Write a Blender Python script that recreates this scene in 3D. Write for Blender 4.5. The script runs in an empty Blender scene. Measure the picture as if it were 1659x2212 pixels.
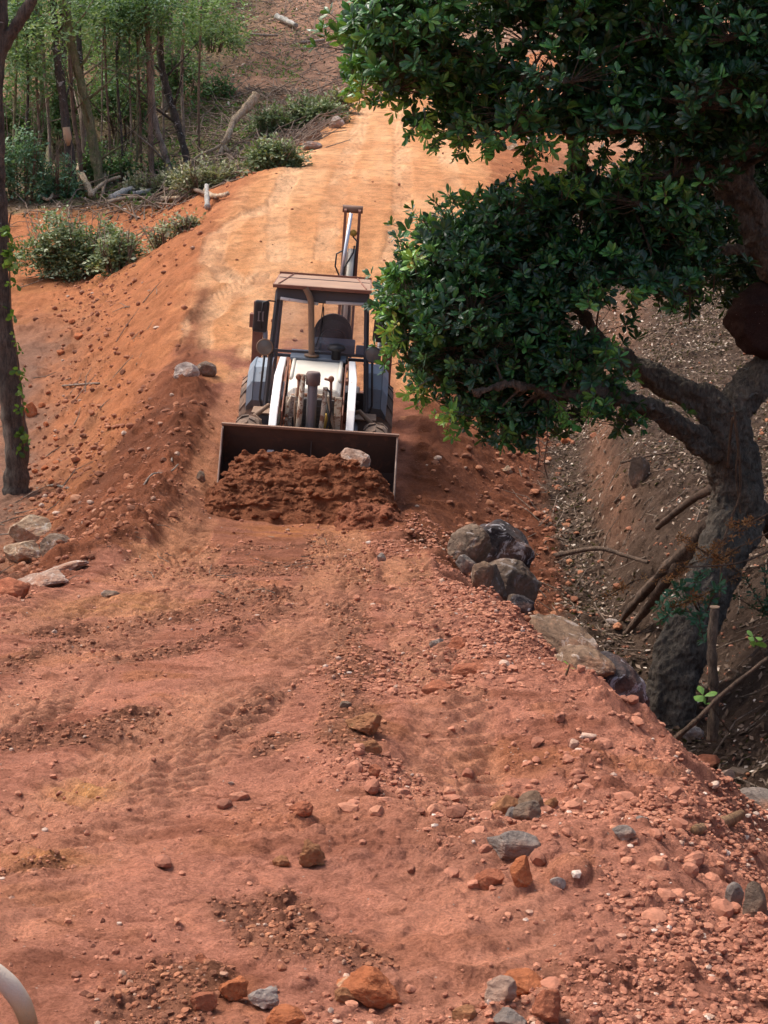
import bpy, bmesh, math, random
import numpy as np
from mathutils import Vector, Matrix, Euler
random.seed(7); RS = np.random.RandomState(11)
PI = math.pi; R = math.radians
SC = bpy.context.scene; COL = SC.collection
# ---------------------------------------------------------------- camera
PITCH = 12.0
cam_d = bpy.data.cameras.new('camera'); cam = bpy.data.objects.new('camera', cam_d); COL.objects.link(cam)
cam.location = (0, 0, 0); cam.rotation_euler = (R(90 - PITCH), 0, 0)
cam_d.sensor_fit = 'HORIZONTAL'; cam_d.sensor_width = 36; cam_d.lens = 36 * 3327 / 1659.0
cam_d.clip_start = 0.05; cam_d.clip_end = 800
SC.camera = cam
# ---------------------------------------------------------------- world, sun, exposure
SUN_EL, SUN_AZ = 60, -62          # azimuth measured from +Y towards +X
w = bpy.data.worlds.new('World'); SC.world = w; w.use_nodes = True
nt = w.node_tree; bg = nt.nodes['Background']
sky = nt.nodes.new('ShaderNodeTexSky'); sky.sky_type = 'NISHITA'; sky.sun_disc = False
sky.sun_elevation = R(SUN_EL); sky.sun_rotation = R(SUN_AZ); sky.air_density = 1.0; sky.dust_density = 5.0; sky.ozone_density = 0.6
nt.links.new(sky.outputs[0], bg.inputs[0]); bg.inputs[1].default_value = 0.115
sd = bpy.data.lights.new('sun', 'SUN'); sd.energy = 1.75; sd.angle = R(24); sd.color = (1.0, 0.95, 0.88)
so = bpy.data.objects.new('sun', sd); COL.objects.link(so)
_d = Vector((math.sin(R(SUN_AZ)) * math.cos(R(SUN_EL)), math.cos(R(SUN_AZ)) * math.cos(R(SUN_EL)), math.sin(R(SUN_EL))))
so.rotation_euler = _d.to_track_quat('Z', 'Y').to_euler(); so.location = (-20, -10, 40)
SC.view_settings.view_transform = 'Standard'; SC.view_settings.look = 'None'
SC.view_settings.exposure = 0.95; SC.view_settings.gamma = 1
# ---------------------------------------------------------------- pixel -> point helpers (photo at 1659 x 2212)
CP, SP = math.cos(R(PITCH)), math.sin(R(PITCH))
def ray(u, v):
    xc = (u - 829.5) / 3327.0; yc = (1106.0 - v) / 3327.0
    return Vector((xc, CP + yc * SP, -SP + yc * CP))
def P(u, v, Y):
    d = ray(u, v); return d * (Y / d.y)
def PXM(px, Y):                      # size of px photo pixels at distance Y
    return px * Y / 3327.0
# ---------------------------------------------------------------- noise
def _h(ix, iy, seed):
    n = (ix.astype(np.int64) * 374761393 + iy.astype(np.int64) * 668265263 + seed * 1274126177) & 0xffffffff
    n = ((n ^ (n >> 13)) * 1274126177) & 0xffffffff
    n = (n ^ (n >> 16)) & 0xffffffff
    return n / 4294967295.0
def vn(x, y, seed=0):
    xi = np.floor(x); yi = np.floor(y); fx = x - xi; fy = y - yi
    fx = fx * fx * fx * (fx * (fx * 6 - 15) + 10); fy = fy * fy * fy * (fy * (fy * 6 - 15) + 10)
    xi = xi.astype(np.int64); yi = yi.astype(np.int64)
    a = _h(xi, yi, seed); b = _h(xi + 1, yi, seed); c = _h(xi, yi + 1, seed); d = _h(xi + 1, yi + 1, seed)
    return (a + (b - a) * fx + (c - a) * fy + (a - b - c + d) * fx * fy) * 2 - 1
def fbm(x, y, sc, oc, seed=0, gain=0.5):
    r = 0; a = 1.0; t = 0
    for k in range(oc):
        r = r + a * vn(x * sc + 17.3 * k, y * sc - 9.1 * k, seed + k); t += a; a *= gain; sc *= 2.03
    return r / t
def domes(x, y, cell, seed, dens=0.6, rmin=0.15, rmax=0.5):
    """stones half sunk in the surface: height (in cells) of the highest dome over each point"""
    X = x / cell; Y = y / cell; xi = np.floor(X).astype(np.int64); yi = np.floor(Y).astype(np.int64)
    out = np.zeros_like(X)
    for dx in (-1, 0, 1):
        for dy in (-1, 0, 1):
            cx = xi + dx; cy = yi + dy
            px = cx + _h(cx, cy, seed); py = cy + _h(cx, cy, seed + 1)
            r = rmin + (rmax - rmin) * _h(cx, cy, seed + 2) ** 2
            on = _h(cx, cy, seed + 3) < dens
            ex = 0.7 + 0.6 * _h(cx, cy, seed + 4)
            d2 = ((X - px) * ex) ** 2 + ((Y - py) / ex) ** 2
            hgt = np.sqrt(np.clip(r * r - d2, 0, None)) * (0.5 + 0.5 * _h(cx, cy, seed + 5))
            out = np.maximum(out, np.where(on, hgt, 0))
    return out
# ---------------------------------------------------------------- terrain as a loft of cross sections
# columns: 0 far left,1 left bank,2 ditch far toe,3 ditch near toe,4 road left crest,5 road left,6 centre,7 road right,8 right crest,9 gully near toe,10 gully far toe,11 right bank,12 right slope,13 far right
ROWS = {
 -20: [(-160,8),(-14,2.0),(-10,1.3),(-8,1.2),(-5,1.2),(-2.5,1.2),(-.5,1.2),(1.0,1.2),(1.6,1.2),(3,.9),(4,.8),(5.5,1.2),(10,2.5),(160,18)],
   0: [(-160,6),(-14,-.2),(-9,-1.2),(-7,-1.4),(-4.4,-1.45),(-2.5,-1.5),(-.5,-1.5),(.8,-1.5),(1.35,-1.47),(2.2,-2.0),(3.0,-2.1),(4.2,-1.5),(9,.2),(160,22)],
   3: [(-160,6),(-14,-1.0),(-8,-1.9),(-6.4,-1.9),(-4.2,-1.8),(-2.4,-1.78),(-.5,-1.77),(.6,-1.75),(1.05,-1.73),(1.7,-2.15),(2.4,-2.4),(3.4,-1.9),(8,-.4),(160,22)],
   5: [(-160,6),(-14,-1.6),(-8,-2.5),(-6.0,-2.4),(-4.0,-2.15),(-2.4,-2.08),(-.5,-2.07),(.6,-2.05),(.98,-2.0),(1.6,-2.5),(2.3,-2.8),(3.2,-2.2),(8,-.7),(160,22)],
   7: [(-160,6),(-14,-2.2),(-7.5,-3.1),(-5.6,-3.0),(-3.8,-2.5),(-2.3,-2.4),(-.5,-2.38),(.6,-2.36),(1.08,-2.3),(1.7,-3.0),(2.1,-3.2),(3.0,-2.4),(8,-1.0),(160,22)],
   9: [(-160,6),(-14,-2.8),(-6.8,-3.6),(-5.0,-3.5),(-3.5,-2.8),(-2.3,-2.72),(-.5,-2.7),(.5,-2.68),(.92,-2.6),(1.9,-4.0),(2.4,-4.1),(3.6,-2.9),(8,-1.5),(160,22)],
  11: [(-160,6),(-13,-3.3),(-6.2,-4.2),(-4.6,-4.0),(-3.1,-3.02),(-2.4,-3.03),(-.6,-3.01),(.4,-2.98),(.84,-2.9),(2.0,-4.7),(2.9,-4.75),(4.6,-3.2),(8,-2.2),(160,22)],
  14: [(-160,6),(-12,-3.7),(-6.0,-4.6),(-4.4,-4.4),(-3.0,-3.3),(-2.5,-3.46),(-.7,-3.48),(.2,-3.45),(.58,-3.36),(1.9,-5.05),(3.1,-5.05),(4.9,-3.6),(8,-2.7),(160,22)],
  17: [(-160,6),(-12,-4.0),(-6.2,-4.95),(-4.5,-4.9),(-2.72,-3.55),(-2.2,-3.97),(-.9,-3.97),(.0,-3.92),(.35,-3.85),(2.0,-5.2),(3.0,-5.2),(4.4,-4.0),(8,-3.0),(160,22)],
  20: [(-160,6),(-12,-4.2),(-6.4,-5.1),(-4.9,-5.1),(-2.85,-3.75),(-2.35,-4.28),(-.9,-4.42),(.0,-4.40),(.40,-4.38),(2.3,-5.25),(2.95,-5.25),(3.6,-4.15),(8,-3.2),(160,22)],
  22.5: [(-160,6),(-12,-4.3),(-6.9,-5.1),(-5.3,-5.1),(-3.0,-3.62),(-2.45,-4.1),(-.9,-4.28),(.1,-4.33),(.48,-4.3),(2.5,-5.15),(3.1,-5.15),(3.65,-4.05),(8,-3.3),(160,22)],
  25: [(-160,6),(-13,-4.3),(-7.4,-5.05),(-5.7,-5.05),(-3.25,-3.38),(-2.6,-3.75),(-.9,-3.85),(.3,-3.9),(.7,-3.88),(2.6,-4.95),(3.25,-4.98),(3.85,-3.9),(8,-3.2),(160,23)],
  29: [(-160,6),(-14,-4.1),(-8.2,-4.8),(-6.4,-4.75),(-3.85,-2.72),(-3.2,-2.74),(-1.2,-2.8),(.6,-2.85),(1.2,-2.85),(3.1,-4.6),(3.8,-4.6),(4.6,-3.6),(8,-2.9),(160,24)],
  34: [(-160,7),(-14,-2.9),(-9.2,-3.3),(-6.95,-3.25),(-4.1,-1.3),(-3.2,-1.3),(-1.0,-1.35),(1.2,-1.4),(1.8,-1.45),(3.7,-3.5),(4.4,-3.5),(5.9,-2.9),(9,-2.1),(160,25)],
  38: [(-160,8),(-14,-2.3),(-9.8,-2.6),(-7.3,-2.6),(-3.85,-.38),(-3,-.38),(-.5,-.45),(2.0,-.55),(2.6,-.6),(4.6,-2.4),(5.3,-2.4),(7.0,-2.3),(11,-1.0),(160,26)],
  42: [(-160,9),(-14,-1.6),(-9.6,-1.75),(-7.2,-1.7),(-3.5,.36),(-2.8,.36),(-.2,.3),(2.3,.2),(2.95,.15),(4.9,-1.0),(5.7,-1.0),(7.8,-1.2),(12,.2),(160,27)],
  46: [(-160,10),(-14,-.65),(-9.2,-.7),(-6.8,-.7),(-2.95,.78),(-2.2,.9),(.1,.9),(2.6,.9),(3.2,.85),(4.9,.3),(6.0,.2),(8,.1),(12,1.2),(160,28)],
  50: [(-160,11),(-14,0),(-9,0),(-6.4,.0),(-2.3,1.35),(-1.6,1.48),(.2,1.5),(2.2,1.5),(2.75,1.5),(4.9,1.2),(6.4,1.2),(9,1.6),(13,3),(160,30)],
  58: [(-160,14),(-14,2.2),(-9,2.2),(-6,2.3),(-2.2,2.6),(-1.5,2.75),(.2,2.78),(2.0,2.8),(2.6,2.85),(4.9,3.0),(6.8,3.2),(10,4),(14,5.5),(160,33)],
  64: [(-160,17),(-15,4.0),(-9,4.0),(-6,3.95),(-2.3,3.75),(-1.4,3.8),(.4,3.9),(2.2,4.0),(3,4.2),(5.5,5.0),(8,5.5),(11,6.5),(15,8),(160,36)],
  72: [(-160,21),(-16,6.5),(-10,6.3),(-6,6.2),(-2.3,6.1),(-1.2,6.2),(.6,6.3),(2.5,6.4),(3.4,6.6),(6.5,7.6),(9,8.2),(12,9),(17,11),(160,40)],
  84: [(-160,27),(-18,10.4),(-11,10.2),(-6,10.1),(-2.3,10.1),(-1,10.2),(.9,10.3),(3,10.4),(4,10.6),(7.5,12),(10,12.6),(14,13.5),(20,16),(160,47)],
 120: [(-160,40),(-22,23),(-12,22.5),(-6,22),(-2.3,22),(-1,22),(1,22),(3,22),(4,22.5),(8,24),(11,24.5),(15,26),(24,29),(160,62)],
 240: [(-160,85),(-30,68),(-15,66),(-6,65),(-2.3,65),(-1,65),(1,65),(3,65),(4,66),(8,68),(11,69),(15,70),(30,75),(160,105)],
}
_RY = np.array(sorted(ROWS)); _RX = np.array([[p[0] for p in ROWS[k]] for k in sorted(ROWS)], float); _RZ = np.array([[p[1] for p in ROWS[k]] for k in sorted(ROWS)], float)
GX0, GY0, GS = -40.0, -20.0, 0.2
_nx, _ny = 401, 1300
_gy = GY0 + GS * np.arange(_ny); _gx = GX0 + GS * np.arange(_nx)
_Z0 = np.zeros((_ny, _nx)); _S0 = np.zeros((_ny, _nx))
_rx = np.stack([np.interp(_gy, _RY, _RX[:, k]) for k in range(14)], 1); _rz = np.stack([np.interp(_gy, _RY, _RZ[:, k]) for k in range(14)], 1)
for j in range(_ny):
    _Z0[j] = np.interp(_gx, _rx[j], _rz[j]); _S0[j] = np.interp(_gx, _rx[j], np.arange(14.0))
def _blur(a, sig, axis):
    n = int(sig * 3) + 1; k = np.exp(-0.5 * (np.arange(-n, n + 1) / sig) ** 2); k /= k.sum()
    b = np.zeros_like(a); pad = [(0, 0), (0, 0)]; pad[axis] = (n, n); q = np.pad(a, pad, mode='edge')
    for i, wt in enumerate(k):
        b += wt * (q[i:i + a.shape[0], :] if axis == 0 else q[:, i:i + a.shape[1]])
    return b
_Z1 = _blur(_blur(_Z0, 4.5, 0), 1.1, 1)
def _samp(A, x, y):
    fx = np.clip((x - GX0) / GS, 0, _nx - 1.001); fy = np.clip((y - GY0) / GS, 0, _ny - 1.001)
    i = fx.astype(int); j = fy.astype(int); fx = fx - i; fy = fy - j
    return A[j, i] * (1 - fx) * (1 - fy) + A[j, i + 1] * fx * (1 - fy) + A[j + 1, i] * (1 - fx) * fy + A[j + 1, i + 1] * fx * fy
def base_z(x, y):
    z = _samp(_Z1, x, y)
    return z + np.clip(np.abs(x) - 40, 0, None) * 0.18
def S_of(x, y): return _samp(_S0, x, y)
def sst(a, b, t):
    t = np.clip((t - a) / (b - a), 0, 1); return t * t * (3 - 2 * t)
# wheel tracks: polylines on the ground (world x,y), half width, depth
def G0(u, v):
    d = ray(u, v); ys = np.exp(np.linspace(math.log(1.6), math.log(150), 3000)); k = ys / d.y
    x = d.x * k; z = d.z * k; below = np.nonzero(z < base_z(x, ys))[0]
    i = below[0] if len(below) else 2999
    return float(x[i]), float(ys[i])
TRK = []
for pts, hw, dep in [
    ([(540,760),(505,850),(470,930),(440,1040),(420,1120),(385,1180),(300,1240),(150,1310),(0,1370)], .25, .05),
    ([(735,1140),(735,1190),(722,1260),(690,1340),(600,1430),(430,1560),(200,1760),(-100,2000)], .31, .03),
    ([(870,1190),(880,1260),(900,1340),(930,1420),(960,1520),(1000,1700),(1010,1900),(1000,2200)], .2, .03),
    ([(430,1180),(330,1300),(200,1420),(0,1560)], .24, .025),
    ([(560,600),(480,640),(430,690),(420,760)], .30, .05),
    ([(330,1180),(420,1240),(560,1290),(700,1300)], .22, .02),
    ([(600,440),(520,470),(470,510),(455,560),(500,600)], .28, .07),
    ([(720,230),(660,330),(600,430),(600,560)], .25, .05),
    ([(860,230),(870,330),(870,450),(850,560)], .25, .05),
    ([(790,230),(760,330),(720,430),(700,560)], .25, .03),
    ([(940,240),(960,330),(980,400),(940,480)], .25, .03)]:
    TRK.append((np.array([G0(*p) for p in pts]), hw, dep))
def track_h(x, y):
    out = np.zeros_like(x); dust = np.zeros_like(x)
    for pts, hw, dep in TRK:
        best = np.full(x.shape, 1e9); wob = .07 * fbm(x, y, 1.1, 3, 57) - .01; sb = np.zeros_like(x); sg = np.zeros_like(x); acc = 0.0
        for a, b in zip(pts[:-1], pts[1:]):
            L = float(np.hypot(*(b - a))); t = np.clip(((x - a[0]) * (b[0] - a[0]) + (y - a[1]) * (b[1] - a[1])) / L ** 2, 0, 1)
            dx = x - (a[0] + t * (b[0] - a[0])); dy = y - (a[1] + t * (b[1] - a[1])); d = np.abs(np.hypot(dx, dy) + wob)
            m = d < best; best = np.where(m, d, best); sb = np.where(m, acc + t * L, sb)
            sg = np.where(m, (dx * (b[1] - a[1]) - dy * (b[0] - a[0])) / L, sg); acc += L
        fade = 0.6 + 0.4 * vn(x * 1.3, y * 1.3, 55)
        prof = 1 - sst(hw * .75, hw * 1.15, best)
        ridge = np.exp(-((best - hw * 1.35) / (hw * .3)) ** 2)
        lug = np.sin((sb + np.abs(sg) * 0.9) * 2 * PI / 0.15)
        out += fade * (-dep * prof + dep * .5 * ridge * sst(-.2, .3, fbm(x, y, 1.6, 2, 58)) + prof * lug * 0.026)
        dust = np.maximum(dust, prof * fade)
    return out, dust
STRIPS = [(np.array([G0(*p) for p in pts]), w_) for pts, w_ in [
    ([(690,1215),(600,1235),(500,1235),(400,1240)], .45), ([(640,1270),(520,1300),(420,1325),(250,1345),(120,1370)], .28), ([(610,1312),(480,1376),(380,1410),(280,1436)], .12),
    ([(660,1180),(560,1180),(500,1185)], .25), ([(300,1535),(240,1580),(150,1592),(50,1600)], .11), ([(585,1500),(540,1530),(500,1570)], .07), ([(690,1150),(715,1215),(770,1235),(800,1260)], .16),
    ([(150,1400),(60,1425),(-40,1450)], .16), ([(100,1870),(-20,1900)], .08), ([(560,1960),(640,2040),(760,2060)], .10), ([(380,2120),(300,2212)], .12), ([(560,1640),(620,1600)], .08), ([(740,1300),(760,1420),(740,1540),(760,1650)], .12)]]
def crumb(x, y):
    out = np.zeros_like(x)
    for pts, w_ in STRIPS:
        best = np.full(x.shape, 1e9)
        for a, b in zip(pts[:-1], pts[1:]):
            L = float(np.hypot(*(b - a))); t = np.clip(((x - a[0]) * (b[0] - a[0]) + (y - a[1]) * (b[1] - a[1])) / L ** 2, 0, 1)
            best = np.minimum(best, np.hypot(x - (a[0] + t * (b[0] - a[0])), y - (a[1] + t * (b[1] - a[1]))))
        out = np.maximum(out, 1 - sst(w_ * .5, w_ * 1.5, best + w_ * .8 * fbm(x, y * .7, 2.6, 3, 91)))
    return out
def H(x, y, full=False):
    x = np.asarray(x, float); y = np.asarray(y, float)
    z = base_z(x, y); s = S_of(x, y)
    road = sst(4.2, 5.0, s) * (1 - sst(7.2, 8.0, s))
    near = 1 - sst(60, 90, y)
    rough = 1 - road
    z = z + 0.55 * fbm(x, y, .12, 3, 3) * sst(45, 70, y) * (1 - .6 * road)
    z = z + 0.16 * fbm(x, y, .55, 3, 9) * rough + .05 * fbm(x, y, .6, 3, 21) * road
    z = z + (0.06 * rough + .020 * road) * fbm(x, y, 2.3, 4, 31)
    fine = np.clip(1.6 - y / 40, .3, 1)
    z = z + fine * (0.034 * rough + .017 * road) * fbm(x, y, 9, 5, 41, .62)
    cr = 1 - np.abs(fbm(x * .8, y * 1.2, 5.5, 3, 44)) * 4; z = z - fine * (.018 * rough + .012 * road) * np.clip(cr, 0, 1) ** 3 * sst(-.1, .3, fbm(x, y, 1.3, 2, 47))
    th, dust = track_h(x, y); calm = 1 - .75 * dust
    cb = crumb(x, y); z = z + cb * (.075 * domes(x, y, .10, 151, .8, .15, .5) * fine + .035 * domes(x, y, .045, 155, .8) + .03 * (np.clip(fbm(x, y, 3.2, 3, 157), -.3, 1) + .2))
    # ripples left by the blade and the tread across the road
    rip = np.sin(y * 2 * PI / .15 + .9 * x + 4 * fbm(x, y, .9, 2, 61)) * sst(-.35, .3, fbm(x * .7, y, .8, 2, 66))
    rip = rip * (.7 + .5 * fbm(x * .8, y * 2.2, 1.7, 2, 63)) + .35 * np.sin(y * 2 * PI / .063 + 1.7 * x + 5 * fbm(x, y, 1.3, 2, 64)) * (y < 13)
    z = z + road * rip * (.011 + .012 * dust) * (y < 45) * (1 - cb) * sst(2.5, 6, y)
    # long crumbly lumps stretched across
    lum = np.clip(fbm(x * .6, y * 1.3, 2.2, 4, 71, .6) - .16, 0, 1)
    z = z + lum * (.07 * road + .22 * rough) * fine * calm
    rub = np.clip(sst(5.9, 7.0, s + .5 * fbm(x, y, .7, 2, 77)) + (1 - sst(4.2, 5.2, s)) * (y > 9), 0, 1) * (y < 60)
    lowr = (.10 + .90 * rub) * calm
    patch = sst(-.15, .35, fbm(x, y, 1.1, 3, 83))
    z = z + lowr * (.085 * .9 * domes(x, y, .085, 101, .7) * (.3 + .7 * patch)) * (y < 26) + lowr * .045 * .8 * domes(x, y, .045, 105, .75) * (y < 9)
    z = z + lowr * (.22 * .75 * domes(x, y, .22, 111, .45, .08, .40) * (.2 + .8 * patch)) * (y < 45)
    berm = sst(3.3, 3.7, s) * (1 - sst(4.7, 5.1, s)) * sst(12, 14, y) * (1 - sst(27, 30, y)); z = z + berm * calm * (.17 * .9 * domes(x, y, .17, 141, .6, .12, .45) * sst(-.2, .2, fbm(x, y, 1.2, 3, 145)) + .12 * np.clip(fbm(x, y * .7, 1.6, 4, 147), 0, 1))
    z = z + rub * .5 * .6 * domes(x, y, .55, 121, .30, .05, .28) * (y > 6)
    er = np.exp(-((s - 10.6) / .45) ** 2) * sst(16, 18, y) * (1 - sst(30, 34, y)); z = z + er * .28 * (np.abs(fbm(x * 1.2, y * .8, 1.5, 4, 125)) * 2 - .4)
    # spilled toe of clods by the left ditch
    toe = np.exp(-((s - 3.15) / .35) ** 2) * sst(19, 22, y) * (1 - sst(33, 38, y))
    z = z + toe * .28 * .9 * domes(x, y, .28, 131, .8, .15, .45)
    z = z + th
    # eroded hollow on the right shoulder where the stones lie
    hx, hy = HOL; dd = np.hypot((x - hx) / .55, (y - hy) / .9); z = z - .13 * np.exp(-dd ** 2 * 1.5) + .06 * np.exp(-((dd - 1.25) / .35) ** 2)
    if full: return z, s, dust, road, rub, patch, cb
    return z
HOL = G0(1140, 1640)
def gz(x, y): return float(H(np.array([x]), np.array([y]))[0])
def G(u, v, lift=0.0):
    x, y = G0(u, v); return Vector((x, y, gz(x, y) + lift))
# ---------------------------------------------------------------- scene helpers
def thing(name, label, cat, loc=(0, 0, 0), rot=(0, 0, 0), group=None):
    o = bpy.data.objects.new(name, None); COL.objects.link(o); o.location = loc; o.rotation_euler = rot
    o.empty_display_size = .2; o['label'] = label; o['category'] = cat
    if group: o['group'] = group
    return o
def tag(o, label, cat, group=None):
    o['label'] = label; o['category'] = cat
    if group: o['group'] = group
    return o
class MB:
    def __init__(s): s.V = []; s.B = []; s.n = 0; s.A = []
    def add(s, V, F, rnd=None):
        V = np.asarray(V, np.float32).reshape(-1, 3)
        s.V.append(V); s.A.append(np.full(len(V), .5, np.float32) if rnd is None else np.broadcast_to(np.asarray(rnd, np.float32), (len(V),)))
        if isinstance(F, np.ndarray): s.B.append(F + s.n)
        else:
            by = {}
            for f in F: by.setdefault(len(f), []).append(f)
            for k, l in by.items(): s.B.append(np.array(l) + s.n)
        s.n += len(V)
    def box(s, c, h, rot=None, taper=1.0, rnd=None):
        """centre, full sizes"""
        V = np.array([(x, y, z) for z in (-.5, .5) for y in (-.5, .5) for x in (-.5, .5)], float) * np.array(h)
        if taper != 1.0: V[4:, :2] *= taper
        if rot is not None: V = V @ np.array(Euler(rot).to_matrix()).T
        s.add(V + np.array(c), [(0, 2, 3, 1), (4, 5, 7, 6), (0, 1, 5, 4), (2, 6, 7, 3), (0, 4, 6, 2), (1, 3, 7, 5)], rnd)
    def prism(s, poly, x0, x1, rnd=None):
        """poly in (y,z), extruded along x"""
        n = len(poly); V = [(x0, a, b) for a, b in poly] + [(x1, a, b) for a, b in poly]
        F = [tuple(range(n)), tuple(range(2 * n - 1, n - 1, -1))] + [(i, i + n, (i + 1) % n + n, (i + 1) % n) for i in range(n)]
        s.add(V, F, rnd)
    def tube(s, pts, rad, sides=8, rnd=None, cap=True, gn=0):
        pts = [Vector(p) for p in pts]; n = len(pts)
        if not hasattr(rad, '__len__'): rad = [rad] * n
        t0 = (pts[1] - pts[0]).normalized(); up = Vector((0, 0, 1)) if abs(t0.z) < .9 else Vector((1, 0, 0))
        a = t0.cross(up).normalized(); V = []
        for i, p in enumerate(pts):
            t = (pts[min(i + 1, n - 1)] - pts[max(i - 1, 0)])
            if t.length < 1e-9: t = t0.copy()
            t.normalize(); a = (a - t * a.dot(t)).normalized(); b = t.cross(a)
            for k in range(sides):
                q = 2 * PI * k / sides; g_ = 1 + gn * (math.sin(3 * q + i * .23) * .5 + math.sin(5 * q - i * .37 + 1) * .35 + math.sin(9 * q + i * .9) * .22 + math.sin(2 * q + i * .6) * .4) if gn else 1
                V.append(p + (a * math.cos(q) + b * math.sin(q)) * rad[i] * g_)
        F = [(i * sides + k, i * sides + (k + 1) % sides, (i + 1) * sides + (k + 1) % sides, (i + 1) * sides + k) for i in range(n - 1) for k in range(sides)]
        if cap: F += [tuple(range(sides))[::-1], tuple(range((n - 1) * sides, n * sides))]
        s.add([tuple(v) for v in V], F, rnd)
    def lathe(s, prof, c=(0, 0, 0), axis='z', n=32, rnd=None):
        """prof: (radius, height) list"""
        V = []
        for r, h in prof:
            for k in range(n):
                q = 2 * PI * k / n; p = (r * math.cos(q), r * math.sin(q), h)
                if axis == 'x': p = (p[2], p[0], p[1])
                if axis == 'y': p = (p[0], p[2], p[1])
                V.append((p[0] + c[0], p[1] + c[1], p[2] + c[2]))
        m = len(prof)
        F = [(i * n + k, i * n + (k + 1) % n, (i + 1) * n + (k + 1) % n, (i + 1) * n + k) for i in range(m - 1) for k in range(n)]
        s.add(V, F, rnd)
    def mesh(s, name, smooth=False):
        me = bpy.data.meshes.new(name); V = np.concatenate(s.V); me.vertices.add(len(V)); me.vertices.foreach_set('co', V.ravel())
        tot = sum(b.shape[0] for b in s.B); ls = np.concatenate([np.full(b.shape[0], b.shape[1]) for b in s.B]); lv = np.concatenate([b.ravel() for b in s.B]).astype(np.int32)
        me.loops.add(len(lv)); me.loops.foreach_set('vertex_index', lv)
        me.polygons.add(tot); st = np.concatenate([[0], np.cumsum(ls)[:-1]]).astype(np.int32); me.polygons.foreach_set('loop_start', st)
        me.polygons.foreach_set('use_smooth', np.full(tot, smooth, bool))
        at = me.attributes.new('rnd', 'FLOAT', 'POINT'); at.data.foreach_set('value', np.concatenate(s.A).astype(np.float32))
        me.update(calc_edges=True); me.validate(); return me
    def build(s, name, mat, parent=None, smooth=False, bevel=0, loc=None):
        me = s.mesh(name, smooth); o = bpy.data.objects.new(name, me); COL.objects.link(o)
        if mat: me.materials.append(mat)
        if parent: o.parent = parent
        if loc: o.location = loc
        if bevel:
            m = o.modifiers.new('bevel', 'BEVEL'); m.width = bevel; m.segments = 2; m.limit_method = 'ANGLE'; m.angle_limit = R(35)
        return o
# ---------------------------------------------------------------- materials
def mat(name):
    m = bpy.data.materials.new(name); m.use_nodes = True; nt = m.node_tree
    return m, nt, nt.nodes['Principled BSDF'], nt.nodes['Material Output']
def nz(nt, scale, detail=6, rough=.6, vec=None, dist=0):
    n = nt.nodes.new('ShaderNodeTexNoise'); n.inputs['Scale'].default_value = scale; n.inputs['Detail'].default_value = detail
    n.inputs['Roughness'].default_value = rough; n.inputs['Distortion'].default_value = dist
    if vec: nt.links.new(vec, n.inputs['Vector'])
    return n
def ramp(nt, fac, stops):
    r = nt.nodes.new('ShaderNodeValToRGB'); e = r.color_ramp.elements
    while len(e) < len(stops): e.new(.5)
    for i, (p, c) in enumerate(stops): e[i].position = p; e[i].color = (*c, 1) if len(c) == 3 else c
    nt.links.new(fac, r.inputs[0]); return r
def mix(nt, fac, a, b, mode='MIX'):
    n = nt.nodes.new('ShaderNodeMix'); n.data_type = 'RGBA'; n.blend_type = mode
    for sock, val in ((n.inputs[0], fac), (n.inputs[6], a), (n.inputs[7], b)):
        if isinstance(val, bpy.types.NodeSocket): nt.links.new(val, sock)
        elif isinstance(val, (int, float)): sock.default_value = val
        else: sock.default_value = (*val, 1)
    return n.outputs[2]
def bump(nt, h, strength, dist, prev=None):
    b = nt.nodes.new('ShaderNodeBump'); b.inputs['Strength'].default_value = strength; b.inputs['Distance'].default_value = dist
    nt.links.new(h, b.inputs['Height'])
    if prev: nt.links.new(prev, b.inputs['Normal'])
    return b.outputs[0]
def geo(nt, k='Object'): return nt.nodes.new('ShaderNodeTexCoord').outputs[k]
def gpos(nt): return nt.nodes.new('ShaderNodeNewGeometry').outputs['Position']
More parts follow.
